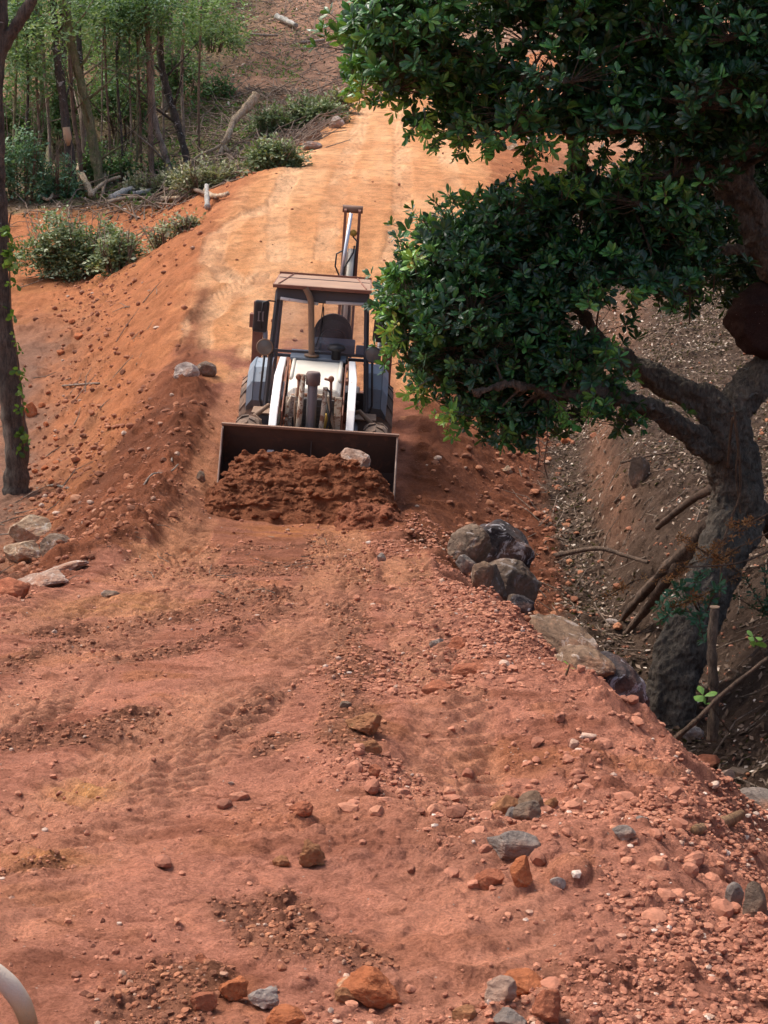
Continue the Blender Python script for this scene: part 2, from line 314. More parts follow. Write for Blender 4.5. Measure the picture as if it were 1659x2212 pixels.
def soilmat(name, base, tint=None, attr=False, fine=1.0):
    m, nt, b, o = mat(name); g = gpos(nt)
    if attr:
        a = nt.nodes.new('ShaderNodeAttribute'); a.attribute_name = 'soil'; c = a.outputs['Color']
    else:
        a = nt.nodes.new('ShaderNodeRGB'); a.outputs[0].default_value = (*base, 1); c = a.outputs[0]
    n1 = nz(nt, 3.2, 9, .68, g); n2 = nz(nt, 26, 8, .74, g); n3 = nz(nt, 110, 5, .75, g)
    c = mix(nt, 1.0, c, ramp(nt, n1.outputs[0], [(.3, (.66, .62, .60)), (.5, (1, 1, 1)), (.7, (1.22, 1.2, 1.16))]).outputs[0], 'MULTIPLY')
    c = mix(nt, .85, c, ramp(nt, n2.outputs[0], [(.32, (.62, .57, .53)), (.46, (1, 1, 1)), (.6, (1.12, 1.14, 1.16)), (.72, (1.5, 1.55, 1.6))]).outputs[0], 'MULTIPLY')
    c = mix(nt, .75, c, ramp(nt, n3.outputs[0], [(.33, (.62, .58, .55)), (.48, (1, 1, 1)), (.66, (1.45, 1.5, 1.5))]).outputs[0], 'MULTIPLY')  # soil grain tones, with shade painted into the hollows of the bump
    # pale mineral grains
    vo = nt.nodes.new('ShaderNodeTexVoronoi'); vo.inputs['Scale'].default_value = 48; nt.links.new(g, vo.inputs['Vector'])
    sp = ramp(nt, vo.outputs['Distance'], [(.10, (1, 1, 1)), (.2, (0, 0, 0))])
    vo2 = nt.nodes.new('ShaderNodeSeparateColor'); nt.links.new(vo.outputs['Color'], vo2.inputs[0])
    sel = nt.nodes.new('ShaderNodeMath'); sel.operation = 'GREATER_THAN'; sel.inputs[1].default_value = .93; nt.links.new(vo2.outputs[0], sel.inputs[0])
    mm = nt.nodes.new('ShaderNodeMath'); mm.operation = 'MULTIPLY'; nt.links.new(sel.outputs[0], mm.inputs[0]); nt.links.new(sp.outputs[0], mm.inputs[1])
    c = mix(nt, mm.outputs[0], c, (.55, .40, .32))
    nt.links.new(c, b.inputs['Base Color']); b.inputs['Roughness'].default_value = .95; b.inputs['Specular IOR Level'].default_value = .15
    nr = bump(nt, n2.outputs[0], 1.0 * fine, .06); nr = bump(nt, n3.outputs[0], 1.0 * fine, .018, nr)
    nt.links.new(nr, b.inputs['Normal']); return m
def _unused(): pass
def rockmat(name, base, second, patchc=None, dirt=(.36, .15, .08), dirt_amt=.55):
    m, nt, b, o = mat(name); g = geo(nt)
    n1 = nz(nt, 4, 8, .65, g, .4); n2 = nz(nt, 22, 8, .7, g)
    c = ramp(nt, n1.outputs[0], [(.35, second), (.6, base)]).outputs[0]
    if patchc:
        n4 = nz(nt, 6.5, 6, .7, g, 1.2); c = mix(nt, ramp(nt, n4.outputs[0], [(.55, (0, 0, 0)), (.6, (1, 1, 1))]).outputs[0], c, patchc)
    n3 = nz(nt, 2.6, 6, .6, g); c = mix(nt, ramp(nt, n3.outputs[0], [(.5, (0, 0, 0)), (.66, (dirt_amt,) * 3)]).outputs[0], c, dirt)
    c = mix(nt, .8, c, ramp(nt, n2.outputs[0], [(.3, (.6, .6, .6)), (.7, (1.3, 1.3, 1.3))]).outputs[0], 'MULTIPLY')
    nt.links.new(c, b.inputs['Base Color']); b.inputs['Roughness'].default_value = .95; b.inputs['Specular IOR Level'].default_value = .2
    nt.links.new(bump(nt, n2.outputs[0], .9, .04), b.inputs['Normal']); return m
def leafmat(name, stops, rough=.45, trans=.25, spec=.4):
    m, nt, b, o = mat(name); a = nt.nodes.new('ShaderNodeAttribute'); a.attribute_name = 'rnd'
    c = ramp(nt, a.outputs['Fac'], stops).outputs[0]
    nt.links.new(c, b.inputs['Base Color']); b.inputs['Roughness'].default_value = rough; b.inputs['Specular IOR Level'].default_value = spec
    t = nt.nodes.new('ShaderNodeBsdfTranslucent'); nt.links.new(mix(nt, .5, c, (.25, .4, .04)), t.inputs[0])
    ms = nt.nodes.new('ShaderNodeMixShader'); ms.inputs[0].default_value = trans
    nt.links.new(b.outputs[0], ms.inputs[1]); nt.links.new(t.outputs[0], ms.inputs[2]); nt.links.new(ms.outputs[0], o.inputs[0]); return m
def barkmat(name, a, bb, patchc=None, pth=.6, sc=9):
    m, nt, b, o = mat(name); g = geo(nt); mp = nt.nodes.new('ShaderNodeMapping'); mp.inputs['Scale'].default_value = (1, 1, .28); nt.links.new(g, mp.inputs[0])
    n1 = nz(nt, sc, 9, .7, mp.outputs[0], .5); n2 = nz(nt, 2.2, 5, .6, g)
    c = ramp(nt, n1.outputs[0], [(.32, a), (.62, bb)]).outputs[0]
    n5 = nz(nt, sc * 4.5, 6, .75, mp.outputs[0], .3); c = mix(nt, .8, c, ramp(nt, n5.outputs[0], [(.36, (.34, .32, .30)), (.48, (.95, .95, .95)), (.66, (1.6, 1.6, 1.55))]).outputs[0], 'MULTIPLY')
    c = mix(nt, .7, c, ramp(nt, n2.outputs[0], [(.3, (.6, .6, .55)), (.7, (1.25, 1.25, 1.2))]).outputs[0], 'MULTIPLY')
    if patchc:
        n3 = nz(nt, 5.5, 7, .65, g, .8); c = mix(nt, ramp(nt, n3.outputs[0], [(pth, (0, 0, 0)), (pth + .03, (1, 1, 1))]).outputs[0], c, patchc)
    nt.links.new(c, b.inputs['Base Color']); b.inputs['Roughness'].default_value = .9
    nt.links.new(bump(nt, n5.outputs[0], 1.0, .03, bump(nt, n1.outputs[0], 1.0, .10)), b.inputs['Normal']); return m
def paint(name, col, wear=(.16, .07, .04), amt=.5, rough=.45, dust=(.42, .24, .14), dustamt=.5, metal=0, th=.6, sc=7):
    m, nt, b, o = mat(name); g = geo(nt)
    n1 = nz(nt, sc, 8, .7, g, .6); n2 = nz(nt, 2.5, 6, .6, g); n3 = nz(nt, 60, 4, .6, g)
    c = mix(nt, ramp(nt, n1.outputs[0], [(th, (0, 0, 0)), (th + .05, (amt,) * 3)]).outputs[0], col, wear)
    c = mix(nt, ramp(nt, n2.outputs[0], [(.4, (dustamt * .25,) * 3), (.68, (dustamt,) * 3)]).outputs[0], c, dust)
    nt.links.new(c, b.inputs['Base Color']); b.inputs['Metallic'].default_value = metal
    nt.links.new(ramp(nt, n1.outputs[0], [(.3, (rough,) * 3), (.7, (min(1, rough + .3),) * 3)]).outputs[0], b.inputs['Roughness'])
    nt.links.new(bump(nt, n3.outputs[0], .15, .004), b.inputs['Normal']); return m
# ================================================================ GROUND
def lin(*c): return np.array(c, float)
PINK, TAN, FRESH, ORANGE = lin(.54, .218, .138), lin(.72, .355, .165), lin(.205, .070, .034), lin(.44, .165, .072)
LITTER_SHADED, FOR, DEB, GREY = lin(.095, .06, .042), lin(.22, .15, .09), lin(.36, .20, .13), lin(.24, .14, .10)  # first tone: leaf litter, darkened in colour to carry the tree's shade
def soil_colour(x, y, s, dust, road, rub, patch, cb):
    def m(c, w, t): w = np.clip(w, 0, 1)[:, None]; return c * (1 - w) + t * w
    n = fbm(x, y, .5, 4, 201); n2 = fbm(x, y, 1.7, 4, 211); n3 = fbm(x * .5, y * 1.6, 3.0, 4, 221)
    c = np.tile(PINK, (len(x), 1))
    c = m(c, .75 * sst(.05, .4, n3), lin(.32, .11, .062)); c = m(c, .6 * sst(.25, .5, n2), ORANGE)
    c = m(c, .55 * sst(.1, .45, n) * (1 - rub) * (y < 12), lin(.56, .255, .15))
    c = m(c, .35 * rub * patch, lin(.40, .17, .115))
    # fresh, damp pushed soil around the valley floor
    fr = sst(12.5, 15.5, y + 1.2 * n2) * (1 - sst(26, 29, y + 1.5 * n + .0 * s))
    c = m(c, fr * (.55 + .5 * (1 - dust)) * (.55 + .45 * (1 - road)), FRESH)
    c = m(c, dust * sst(12, 15, y) * (y < 27) * .9, lin(.56, .25, .13))
    up = sst(25.8, 28.6, y + 2.6 * n2 + .5 * (s - 6) + 1.2 * n); inroad = sst(3.9, 4.9, s + .5 * n2) * (1 - sst(7.2, 8.2, s + .5 * n2))
    c = m(c, up * (s < 6), ORANGE); c = m(c, up * (s >= 6), ORANGE)
    tan = up * inroad * (1 - sst(61, 66, y))
    c = m(c, tan, TAN); st_ = fbm(x * 1.6, y * .22, 1.0, 4, 241); c = m(c, tan * .6 * sst(.02, .4, st_), lin(.58, .25, .10)); c = m(c, tan * .4 * sst(.05, .4, -st_), lin(.82, .48, .26)); c = m(c, tan * .35 * sst(.0, .35, n3), lin(.55, .24, .10)); c = m(c, up * .8 * dust, lin(.82, .49, .28))
    c = m(c, tan * .4 * sst(.1, .4, fbm(x, y * .4, 1.2, 3, 231)), lin(.52, .21, .085))
    c = m(c, cb * .9 * (.7 + .3 * n2), lin(.215, .095, .055))
    c = m(c, dust * (1 - sst(13, 18, y)) * .75, lin(.64, .295, .175)); c = m(c, (1 - dust) * (y < 20) * .42 * (1 - rub) * sst(-.2, .3, n), lin(.38, .15, .09))
    for (u_, v_, rx, ry, cc, wt) in ((190, 1697, .12, .22, (.64, .32, .11), .65), (90, 1850, .15, .12, (.62, .26, .08), .6), (640, 1150, .9, 1.0, (.50, .19, .065), .7), (250, 1305, .6, .5, (.58, .27, .10), .6), (330, 1175, .4, 1.0, (.58, .25, .10), .5), (680, 1760, .3, .3, (.60, .24, .12), .4)):
        gx_, gy_ = G0(u_, v_); c = m(c, wt * np.exp(-((x - gx_) / rx) ** 2 - ((y - gy_) / ry) ** 2) * sst(-.3, .3, n3 + .2), lin(*cc))
    # left bank: orange, greyer in the ditch
    lf = (1 - sst(3.5, 4.0, s)) * sst(0, 2.5, y - (19 + (s - 3) * 8) + 1.6 * n2)
    c = m(c, (1 - sst(4.3, 4.9, s)) * sst(2.6, 3.2, s) * sst(11, 13, y) * (1 - sst(0, 2.5, y - (19 + (s - 3) * 8) + 1.6 * n2)) * .9, FRESH * (1.15 + .4 * n2[:, None])); c = m(c, dust * sst(4.1, 4.5, s) * sst(11, 13, y) * (y < 27) * .85, lin(.58, .26, .14))
    c = m(c, lf * .9, ORANGE); c = m(c, lf * .5 * sst(.1, .4, n3), lin(.36, .14, .06)); c = m(c, lf * .5 * sst(0, .3, -n2) , lin(.50, .20, .08))
    dit = np.exp(-((s - 2.6 + .4 * n2) / .45) ** 2) * sst(16, 21, y) * (1 - sst(33, 37, y)); c = m(c, dit * .85, GREY)
    c = m(c, (1 - sst(1.6, 2.2, s)) * sst(14, 18, y) * (1 - sst(34, 40, y)) * .7, GREY)
    fo = (1 - sst(3.4, 3.9, s + .2 * n2)) * sst(45, 47, y + 1.2 * n2); c = m(c, fo, FOR)
    c = m(c, fo * .6 * sst(0, .3, n3), lin(.12, .13, .05)); 
    c = m(c, sst(59, 64, y + 2.5 * n2), DEB); c = m(c, sst(62, 67, y) * .6 * sst(.1, .35, n3), lin(.25, .13, .085)); c = m(c, sst(62, 67, y) * .5 * (1 - sst(2.5, 3.4, s)), lin(.17, .16, .07))
    # right side
    rt = sst(8.15, 8.9, s + .25 * n2) * (y < 64)
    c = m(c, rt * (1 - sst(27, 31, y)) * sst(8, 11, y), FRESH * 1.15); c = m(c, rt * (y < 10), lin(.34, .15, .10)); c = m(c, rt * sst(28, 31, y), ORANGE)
    c = m(c, sst(8.8, 9.3, s + .2 * n2) * sst(9, 11, y) * (1 - sst(44, 50, y)), LITTER_SHADED)
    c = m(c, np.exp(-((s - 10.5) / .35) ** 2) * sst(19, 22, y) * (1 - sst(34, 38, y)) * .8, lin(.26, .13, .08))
    c = m(c, sst(9, 10, s) * sst(34, 40, y) * sst(-.1, .3, n + .3) * .8, lin(.46, .24, .15))
    c = m(c, sst(9, 10, s) * sst(62, 68, y), lin(.30, .19, .12))
    return c * (1 + .12 * n2)[:, None]
NC = 660; tt = np.linspace(-1, 1, NC)
ext = np.cumsum(np.geomspace(.08, 12, 46))
ys = np.concatenate([np.linspace(-20, 1.1, 40), np.exp(np.arange(math.log(1.2), math.log(8), .0026)), np.exp(np.arange(math.log(8), math.log(24), .0018)), np.exp(np.arange(math.log(24), math.log(92), .0028)), np.geomspace(93, 235, 60)])
rowsX = []
for Y in ys:
    W = .30 * max(Y, 1.2) + 1.0; k = (165 - W) / ext[-1]
    e = W + ext * k; rowsX.append(np.concatenate([-e[::-1], tt * W, e]))
GXm = np.array(rowsX); GYm = np.repeat(ys[:, None], GXm.shape[1], 1); nr, nc = GXm.shape
fx, fy = GXm.ravel(), GYm.ravel()
z, s_, dust_, road_, rub_, patch_, cb_ = H(fx, fy, True)
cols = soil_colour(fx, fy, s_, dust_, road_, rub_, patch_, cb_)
idx = np.arange(nr * nc).reshape(nr, nc)
F = np.stack([idx[:-1, :-1], idx[:-1, 1:], idx[1:, 1:], idx[1:, :-1]], -1).reshape(-1, 4)
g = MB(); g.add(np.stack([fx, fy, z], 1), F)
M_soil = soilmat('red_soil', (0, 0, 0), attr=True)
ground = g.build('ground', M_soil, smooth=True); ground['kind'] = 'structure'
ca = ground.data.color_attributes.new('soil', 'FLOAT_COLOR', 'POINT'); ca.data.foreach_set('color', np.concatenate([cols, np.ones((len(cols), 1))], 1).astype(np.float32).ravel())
del GXm, GYm
# ================================================================ ROCK SHAPES
def ico(level):
    bm = bmesh.new(); bmesh.ops.create_icosphere(bm, subdivisions=level, radius=1)
    V = np.array([v.co[:] for v in bm.verts]); F = np.array([[v.index for v in f.verts] for f in bm.faces]); bm.free(); return V, F
ICO = {k: ico(k) for k in (1, 2, 3, 4, 5)}
def n3d(V, sc, seed): return (vn(V[:, 0] * sc + seed, V[:, 1] * sc + V[:, 2] * 1.7 * sc, seed) + vn(V[:, 2] * sc - seed, V[:, 0] * sc * 1.3 + V[:, 1] * .6 * sc, seed + 5)) * .5
def rock_shape(level, seed, size=(1, 1, 1), planes=14, rough=.10):
    V, F = ICO[level]; V = V.copy(); rs = np.random.RandomState(seed)
    for k in range(planes):
        nrm = rs.normal(size=3); nrm /= np.linalg.norm(nrm); d = rs.uniform(.55, .9)
        dp = V @ nrm; V = np.where((dp > d)[:, None], V - np.outer(dp - d, nrm) * .92, V)
    r = 1 + rough * n3d(V, 1.6, seed) + rough * .5 * n3d(V, 4.2, seed + 3) + (rough * .25 * n3d(V, 9.5, seed + 7) if level > 3 else 0)
    return V * r[:, None] * np.array(size), F
M_rock = {
 'grey': rockmat('grey_rock', (.31, .26, .225), (.19, .145, .12), (.43, .37, .33), dirt_amt=.75),
 'dark': rockmat('dark_rock_with_white_crust', (.085, .07, .07), (.035, .028, .03), (.42, .40, .42), dirt_amt=.35),
 'brown': rockmat('brown_boulder', (.30, .195, .125), (.17, .105, .07), (.42, .33, .27), dirt_amt=.5),
 'dull': rockmat('dull_brown_boulder', (.25, .18, .13), (.14, .095, .07), (.33, .28, .25), dirt_amt=.4),
 'cream': rockmat('cream_rock', (.46, .35, .24), (.26, .15, .09), (.58, .50, .41), dirt_amt=.7),
 'red': rockmat('red_clod', (.47, .17, .09), (.30, .095, .05), None, dirt_amt=.2),
 'orange': rockmat('orange_rock', (.56, .19, .08), (.38, .12, .05), (.55, .33, .2), dirt_amt=.3),
 'ochre': rockmat('ochre_rock', (.42, .20, .095), (.27, .11, .05), (.45, .29, .14), dirt_amt=.7),
 'pale': rockmat('pale_rock', (.46, .33, .26), (.33, .19, .13), (.62, .53, .46), dirt_amt=.75),
 'white': rockmat('white_rock', (.50, .42, .36), (.30, .23, .20), (.62, .56, .51), dirt_amt=.6)}
def rock(u, v, wpx, hpx, kind, label, Y=None, seed=0, sink=.25, deep=.9, rough=.10, name='rock', cat='rock', tilt=0, group=None, planes=14, z=None, rz=None):
    """a rock whose foot stands at pixel (u, v)"""
    if Y is None: p = G(u, v)
    else:
        p = P(u, v, Y)
    wd = PXM(wpx, p.y); ht = PXM(hpx, p.y)
    lv = 5 if wpx > 90 else 4 if wpx > 28 else 3
    V, F = rock_shape(lv, seed or int(u * 7 + v), (wd * .56, wd * .5 * deep, ht * .62), planes, rough)
    if name == 'boulder': V, F = rock_shape(5, seed or int(u * 7 + v), (wd * .56, wd * .5 * deep, ht * .62), 7, .10); sink += .14
    E = np.array(Euler((0, R(tilt), rz if rz is not None else random.uniform(-.4, .4))).to_matrix()); V = V @ E.T
    o_ = MB(); o_.add(V, F); o = o_.build(name, M_rock[kind], smooth=False, loc=(p.x, p.y + wd * .15, p.z + ht * (.5 - sink)))
    tag(o, label, cat, group); return o
B = 'boulder'
rock(1082, 1212, 140, 112, 'dark', 'dark boulder with white crust behind two brown boulders below the loader', Y=16.2, name=B, cat=B, seed=5, tilt=28, deep=.8)
rock(1015, 1200, 92, 92, 'dull', 'brown boulder leaning on the dark crusted boulder, left of it', Y=15.4, name=B, cat=B, seed=8, tilt=10)
rock(1108, 1288, 152, 118, 'dull', 'largest smooth grey-brown boulder on the gully side, below the dark crusted one', Y=15.2, name=B, cat=B, seed=12, tilt=18, rough=.05)
rock(1055, 1290, 80, 110, 'dull', 'narrow brown boulder wedged left of the largest smooth boulder', Y=14.2, name=B, cat=B, seed=13, tilt=30)
rock(1118, 1322, 60, 40, 'dull', 'low grey-brown rock at the foot of the largest smooth boulder', Y=13.6, seed=14, tilt=30)
rock(1005, 1228, 44, 34, 'grey', 'small pale grey rock on the crest beside the brown boulders', Y=14.2, seed=15)
rock(1040, 1262, 58, 60, 'brown', 'tan rock on the road crest below the small pale grey rock', Y=13.0, seed=16, tilt=25)
rock(1130, 1320, 60, 40, 'dark', 'small white and black broken rock above the long brown boulder', Y=12.0, seed=17, tilt=20)
rock(1212, 1428, 190, 118, 'brown', 'brown boulder with white streaks on the crest, above the black and white one', Y=10.9, name=B, cat=B, seed=21, tilt=25, deep=.8, sink=.2)
rock(1305, 1530, 205, 150, 'dark', 'black and white crusted boulder with tan top at the crest', Y=9.2, name=B, cat=B, seed=26, tilt=30, deep=.8, sink=.2)
rock(1262, 1458, 140, 60, 'brown', 'flat tan slab resting on the black and white boulder', Y=9.15, seed=28, tilt=14, sink=.2)
rock(1158, 1368, 20, 30, 'red', 'small upright red stone standing against the streaked brown boulder', seed=29, sink=.15)
rock(988, 1400, 48, 42, 'red', 'rounded reddish stone beside the grey slab on the right shoulder', seed=30)
rock(948, 1392, 44, 38, 'grey', 'grey tilted slab beside the rounded reddish stone', seed=31, tilt=-30)
rock(1020, 1452, 105, 34, 'red', 'long flat reddish slab on the right shoulder', seed=32)
rock(945, 1508, 75, 34, 'red', 'dark red wedge-shaped stone right of the wheel ruts', seed=33)
rock(1095, 1708, 70, 52, 'ochre', 'left of three rounded brown stones in the eroded hollow', seed=34, sink=.15, rough=.05)
rock(1152, 1715, 64, 50, 'brown', 'middle of three rounded brown stones in the eroded hollow', seed=35, sink=.15, rough=.06)
rock(1190, 1700, 40, 42, 'ochre', 'right and smallest of three rounded brown stones in the hollow', seed=36, sink=.15)
rock(1135, 1755, 80, 44, 'dull', 'squarish grey-brown stone just below the three rounded stones', seed=37, sink=.12)
rock(1106, 1758, 30, 36, 'grey', 'small grey stone touching the squarish grey-brown stone', seed=38)
rock(1105, 1862, 125, 62, 'grey', 'pale grey faceted rock, the largest grey one in the foreground', seed=41, sink=.2, tilt=6)
rock(1125, 1925, 60, 70, 'orange', 'upright orange-brown stone below the pale grey faceted rock', seed=42, tilt=35)
rock(1060, 1925, 70, 60, 'red', 'reddish stone left of the upright orange-brown stone', seed=43)
rock(1205, 1928, 36, 30, 'white', 'small whitish stone right of the upright orange-brown stone', seed=44, tilt=20)
rock(1347, 1842, 50, 30, 'grey', 'small grey stone in the right foreground below the curved root', seed=45)
rock(1385, 1793, 34, 24, 'grey', 'smaller bluish grey stone nearest the curved root', seed=46)
rock(672, 1868, 66, 62, 'ochre', 'lumpy ochre clod split by a crack in mid foreground', seed=47, sink=.12, rough=.22)
rock(610, 1864, 44, 26, 'ochre', 'flat ochre stone left of the lumpy cracked ochre clod', seed=48)
rock(650, 1786, 50, 34, 'red', 'red clod above the lumpy ochre clod', seed=49, sink=.12, rough=.2)
rock(810, 1694, 36, 34, 'red', 'blocky red stone beside the yellowish clods', seed=50, sink=.12)
rock(790, 1612, 80, 50, 'ochre', 'yellowish crumbly clod beside the wheel rut', seed=51, sink=.15, rough=.22)
rock(798, 1650, 52, 30, 'ochre', 'small yellowish clod below the crumbly yellowish one', seed=52, sink=.15, rough=.2)
rock(803, 2148, 165, 85, 'orange', 'big red-orange rock lying at the bottom centre', seed=61, sink=.15, tilt=6, rough=.14, deep=.7)
rock(745, 2150, 50, 36, 'ochre', 'brown stone touching the big red-orange rock on its left', seed=62, sink=.15)
rock(1130, 2120, 120, 46, 'orange', 'bright orange flat rock in the right foreground', seed=63, sink=.15, tilt=12)
rock(1085, 2160, 90, 60, 'pale', 'pinkish white rock just below the bright orange flat rock', seed=64, sink=.15, rough=.16)
rock(505, 2165, 66, 66, 'orange', 'red-orange lumpy clod beside a speckled pale rock near the bottom edge', seed=65, sink=.12, rough=.2)
rock(570, 2175, 76, 50, 'white', 'white speckled rough rock near the bottom edge', seed=66, sink=.12, rough=.18)
rock(610, 2215, 95, 50, 'orange', 'salmon flat rock at the bottom edge below the speckled rock', seed=67, sink=.15)
rock(440, 2190, 62, 50, 'red', 'reddish clod left of the red-orange lumpy clod', seed=68, sink=.2)
rock(1105, 2212, 100, 54, 'grey', 'grey-pink blocky rock at the bottom edge', seed=69, sink=.15)
rock(1185, 2205, 80, 80, 'red', 'round reddish rock beside the grey-pink blocky rock', seed=70, sink=.15, rough=.16)
rock(1000, 2190, 60, 44, 'ochre', 'small mustard stone left of the grey-pink blocky rock', seed=71)
rock(435, 2085, 34, 30, 'red', 'small red clod in the lower left foreground', seed=72, sink=.15)
rock(1495, 1596, 52, 34, 'white', 'white curved rock on the saddle below the leaning trunk', seed=73, sink=.1)
rock(1530, 1652, 70, 45, 'red', 'reddish brown rock below the white curved rock', seed=74, sink=.1)
rock(1565, 1705, 58, 40, 'pale', 'light brown rock on the right edge slope above the grey boulder', seed=75, sink=.1)
rock(1590, 1672, 64, 40, 'dull', 'dull brown flat rock above the light brown rock', seed=76, sink=.1)
rock(1640, 1758, 110, 60, 'grey', 'bluish grey boulder with a dark underside cut by the right edge', seed=77, sink=.15, name=B, cat=B)
rock(1635, 1960, 70, 100, 'dull', 'grey-brown rock on the slope at the lower right edge', seed=78, sink=.2)
rock(1588, 1925, 44, 60, 'grey', 'small grey rock left of the grey-brown edge rock', seed=79, sink=.2)
rock(240, 1292, 48, 16, 'dull', 'dark flat stone lying alone on the left wheel track', seed=81, sink=.1)
rock(62, 1170, 95, 65, 'cream', 'cream and tan boulder, upper one of the pair at the left edge', seed=82, Y=None, name=B, cat=B, tilt=-25, sink=.1)
rock(45, 1210, 75, 62, 'cream', 'rounded cream boulder, lower one of the pair at the left edge', seed=83, name=B, cat=B, tilt=-15, sink=.1)
rock(115, 1200, 80, 52, 'dull', 'dark grey-brown boulder right of the cream pair', seed=84, name=B, cat=B, sink=.1)
rock(135, 1222, 110, 22, 'pale', 'long thin whitish slab in front of the dark grey-brown boulder', seed=85, tilt=-18, sink=.1)
rock(80, 1258, 130, 34, 'pale', 'broad flat pinkish slab at the left edge of the road', seed=86, sink=.2)
rock(25, 1298, 85, 50, 'red', 'red rock at the left edge beside the road', seed=87, sink=.15)
rock(402, 832, 52, 40, 'white', 'white and grey boulder stuck in the left embankment', seed=88, tilt=-20, sink=.2, name=B, cat=B)
rock(440, 812, 50, 34, 'dull', 'grey-brown rock just behind the white boulder in the embankment', seed=89, sink=.25)
rock(436, 1040, 22, 24, 'dull', 'dark cube-like clod beside the left end of the loader blade', seed=90, sink=.1)
rock(66, 905, 26, 36, 'orange', 'orange block lying beside the ivy-clad trunk', seed=91, sink=.1)
rock(652, 306, 42, 32, 'cream', 'tan boulder, left of the rocks beside the upper road', seed=92, sink=.15, name=B, cat=B)
rock(682, 302, 34, 30, 'dull', 'brown rock in the middle of the rocks beside the upper road', seed=93, sink=.15)
rock(726, 276, 34, 26, 'white', 'whitish rock at the right end of the upper roadside rocks', seed=94, sink=.15)
rock(668, 290, 24, 26, 'brown', 'small brown rock behind the tan roadside boulder', seed=95, sink=.15)
rock(672, 322, 44, 20, 'grey', 'low grey rock in front of the upper roadside rocks', seed=96, sink=.15)
rock(1112, 322, 30, 22, 'cream', 'pale stone right of the upper road below the leaves', seed=97, sink=.15)
rock(1150, 318, 34, 28, 'grey', 'grey stone right of the upper road beside the pale stone', seed=98, sink=.15)
rock(1140, 340, 34, 20, 'brown', 'brown stone in front of the grey stone right of the upper road', seed=99, sink=.15)
rock(938, 904, 12, 10, 'pale', 'small pale pebble on the dark slope right of the loader', seed=100, sink=.1)
rock(1096, 1030, 24, 20, 'cream', 'tan stone at the foot of the dark slope by the gully', seed=103, sink=.1)
rock(825, 1222, 22, 24, 'grey', 'small grey stone standing on the mound at the road crest', seed=104, sink=.1)
rock(746, 1548, 26, 20, 'dull', 'small dark stone on the road beside the rut', seed=105, sink=.1)
rock(1322, 1348, 26, 12, 'white', 'white stone on the gully floor left of the leaning trunk', Y=17.6, seed=106, sink=.1)
rock(1222, 975, 26, 20, 'orange', 'orange stone on the upper gully floor', seed=107, sink=.1)
rock(500, 1692, 16, 10, 'pale', 'tiny pale greenish stone on the smooth road', seed=108, sink=.1)
for k, (u, v, wp) in enumerate([(170, 730, 22), (130, 760, 18), (120, 1000, 16), (95, 1010, 16), (110, 1050, 18), (130, 1030, 14), (120, 950, 14), (90, 880, 16), (155, 700, 14), (75, 1020, 14), (100, 930, 14)]):
    rock(u, v, wp, wp * .8, 'orange', 'orange clod in the left ditch, ' + ('largest one, at the upper end', 'left of the largest one', 'beside the ditch sticks, low down', 'just right of the creeper-clad trunk', 'bigger one by the foot of the creeper-clad trunk', 'next to the stick at the trunk foot', 'on the lower embankment right of the trunk', 'above the orange block by the trunk', 'smallest one at the upper end', 'between the trunk foot and the ditch sticks', 'halfway down beside the trunk')[k], sink=.15, seed=130 + k, group='orange clods in the left ditch')
# ================================================================ LOOSE STONES AND CLODS (uncountable)
def scatter(name, n, pick, size, matl, level, seed, lbl=None):
    rs = np.random.RandomState(seed); x, y = pick(rs, n); z = H(x, y); n = len(x)
    sz = size(rs, n, x, y); shapes = [rock_shape(level, seed * 10 + k, (1, 1, 1), 9, .16) for k in range(14)]
    m_ = MB(); which = rs.randint(0, 14, n)
    for k, (V, F) in enumerate(shapes):
        ii = np.nonzero(which == k)[0]
        if not len(ii): continue
        a = rs.uniform(0, 2 * PI, len(ii)); ca_, sa_ = np.cos(a), np.sin(a); st = rs.uniform(.75, 1.35, (len(ii), 3)); st[:, 2] *= .75
        W = V[None] * st[:, None, :] * sz[ii][:, None, None]
        X_ = W[:, :, 0] * ca_[:, None] - W[:, :, 1] * sa_[:, None] + x[ii][:, None]; Y_ = W[:, :, 0] * sa_[:, None] + W[:, :, 1] * ca_[:, None] + y[ii][:, None]
        Z_ = W[:, :, 2] + (z[ii] + sz[ii] * .25)[:, None]
        FF = (F[None] + (np.arange(len(ii)) * len(V))[:, None, None]).reshape(-1, 3)
        m_.add(np.stack([X_, Y_, Z_], -1).reshape(-1, 3), FF, np.repeat(rs.uniform(0, 1, len(ii)), len(V)))
    o = m_.build(name, matl, smooth=False); o['kind'] = 'stuff'; return o
mm_, nt_, b_, o_ = mat('loose_stones'); a_ = nt_.nodes.new('ShaderNodeAttribute'); a_.attribute_name = 'rnd'
c_ = ramp(nt_, a_.outputs['Fac'], [(0, (.22, .08, .045)), (.3, (.34, .13, .075)), (.7, (.42, .17, .10)), (.95, (.46, .20, .115)), (.97, (.44, .28, .2)), (1, (.58, .46, .38))]).outputs[0]
n_ = nz(nt_, 40, 5, .65, gpos(nt_)); c_ = mix(nt_, .8, c_, ramp(nt_, n_.outputs[0], [(.3, (.6, .6, .6)), (.7, (1.3, 1.3, 1.3))]).outputs[0], 'MULTIPLY')
nt_.links.new(c_, b_.inputs['Base Color']); b_.inputs['Roughness'].default_value = .95; nt_.links.new(bump(nt_, n_.outputs[0], .6, .01), b_.inputs['Normal'])
M_loose = mm_
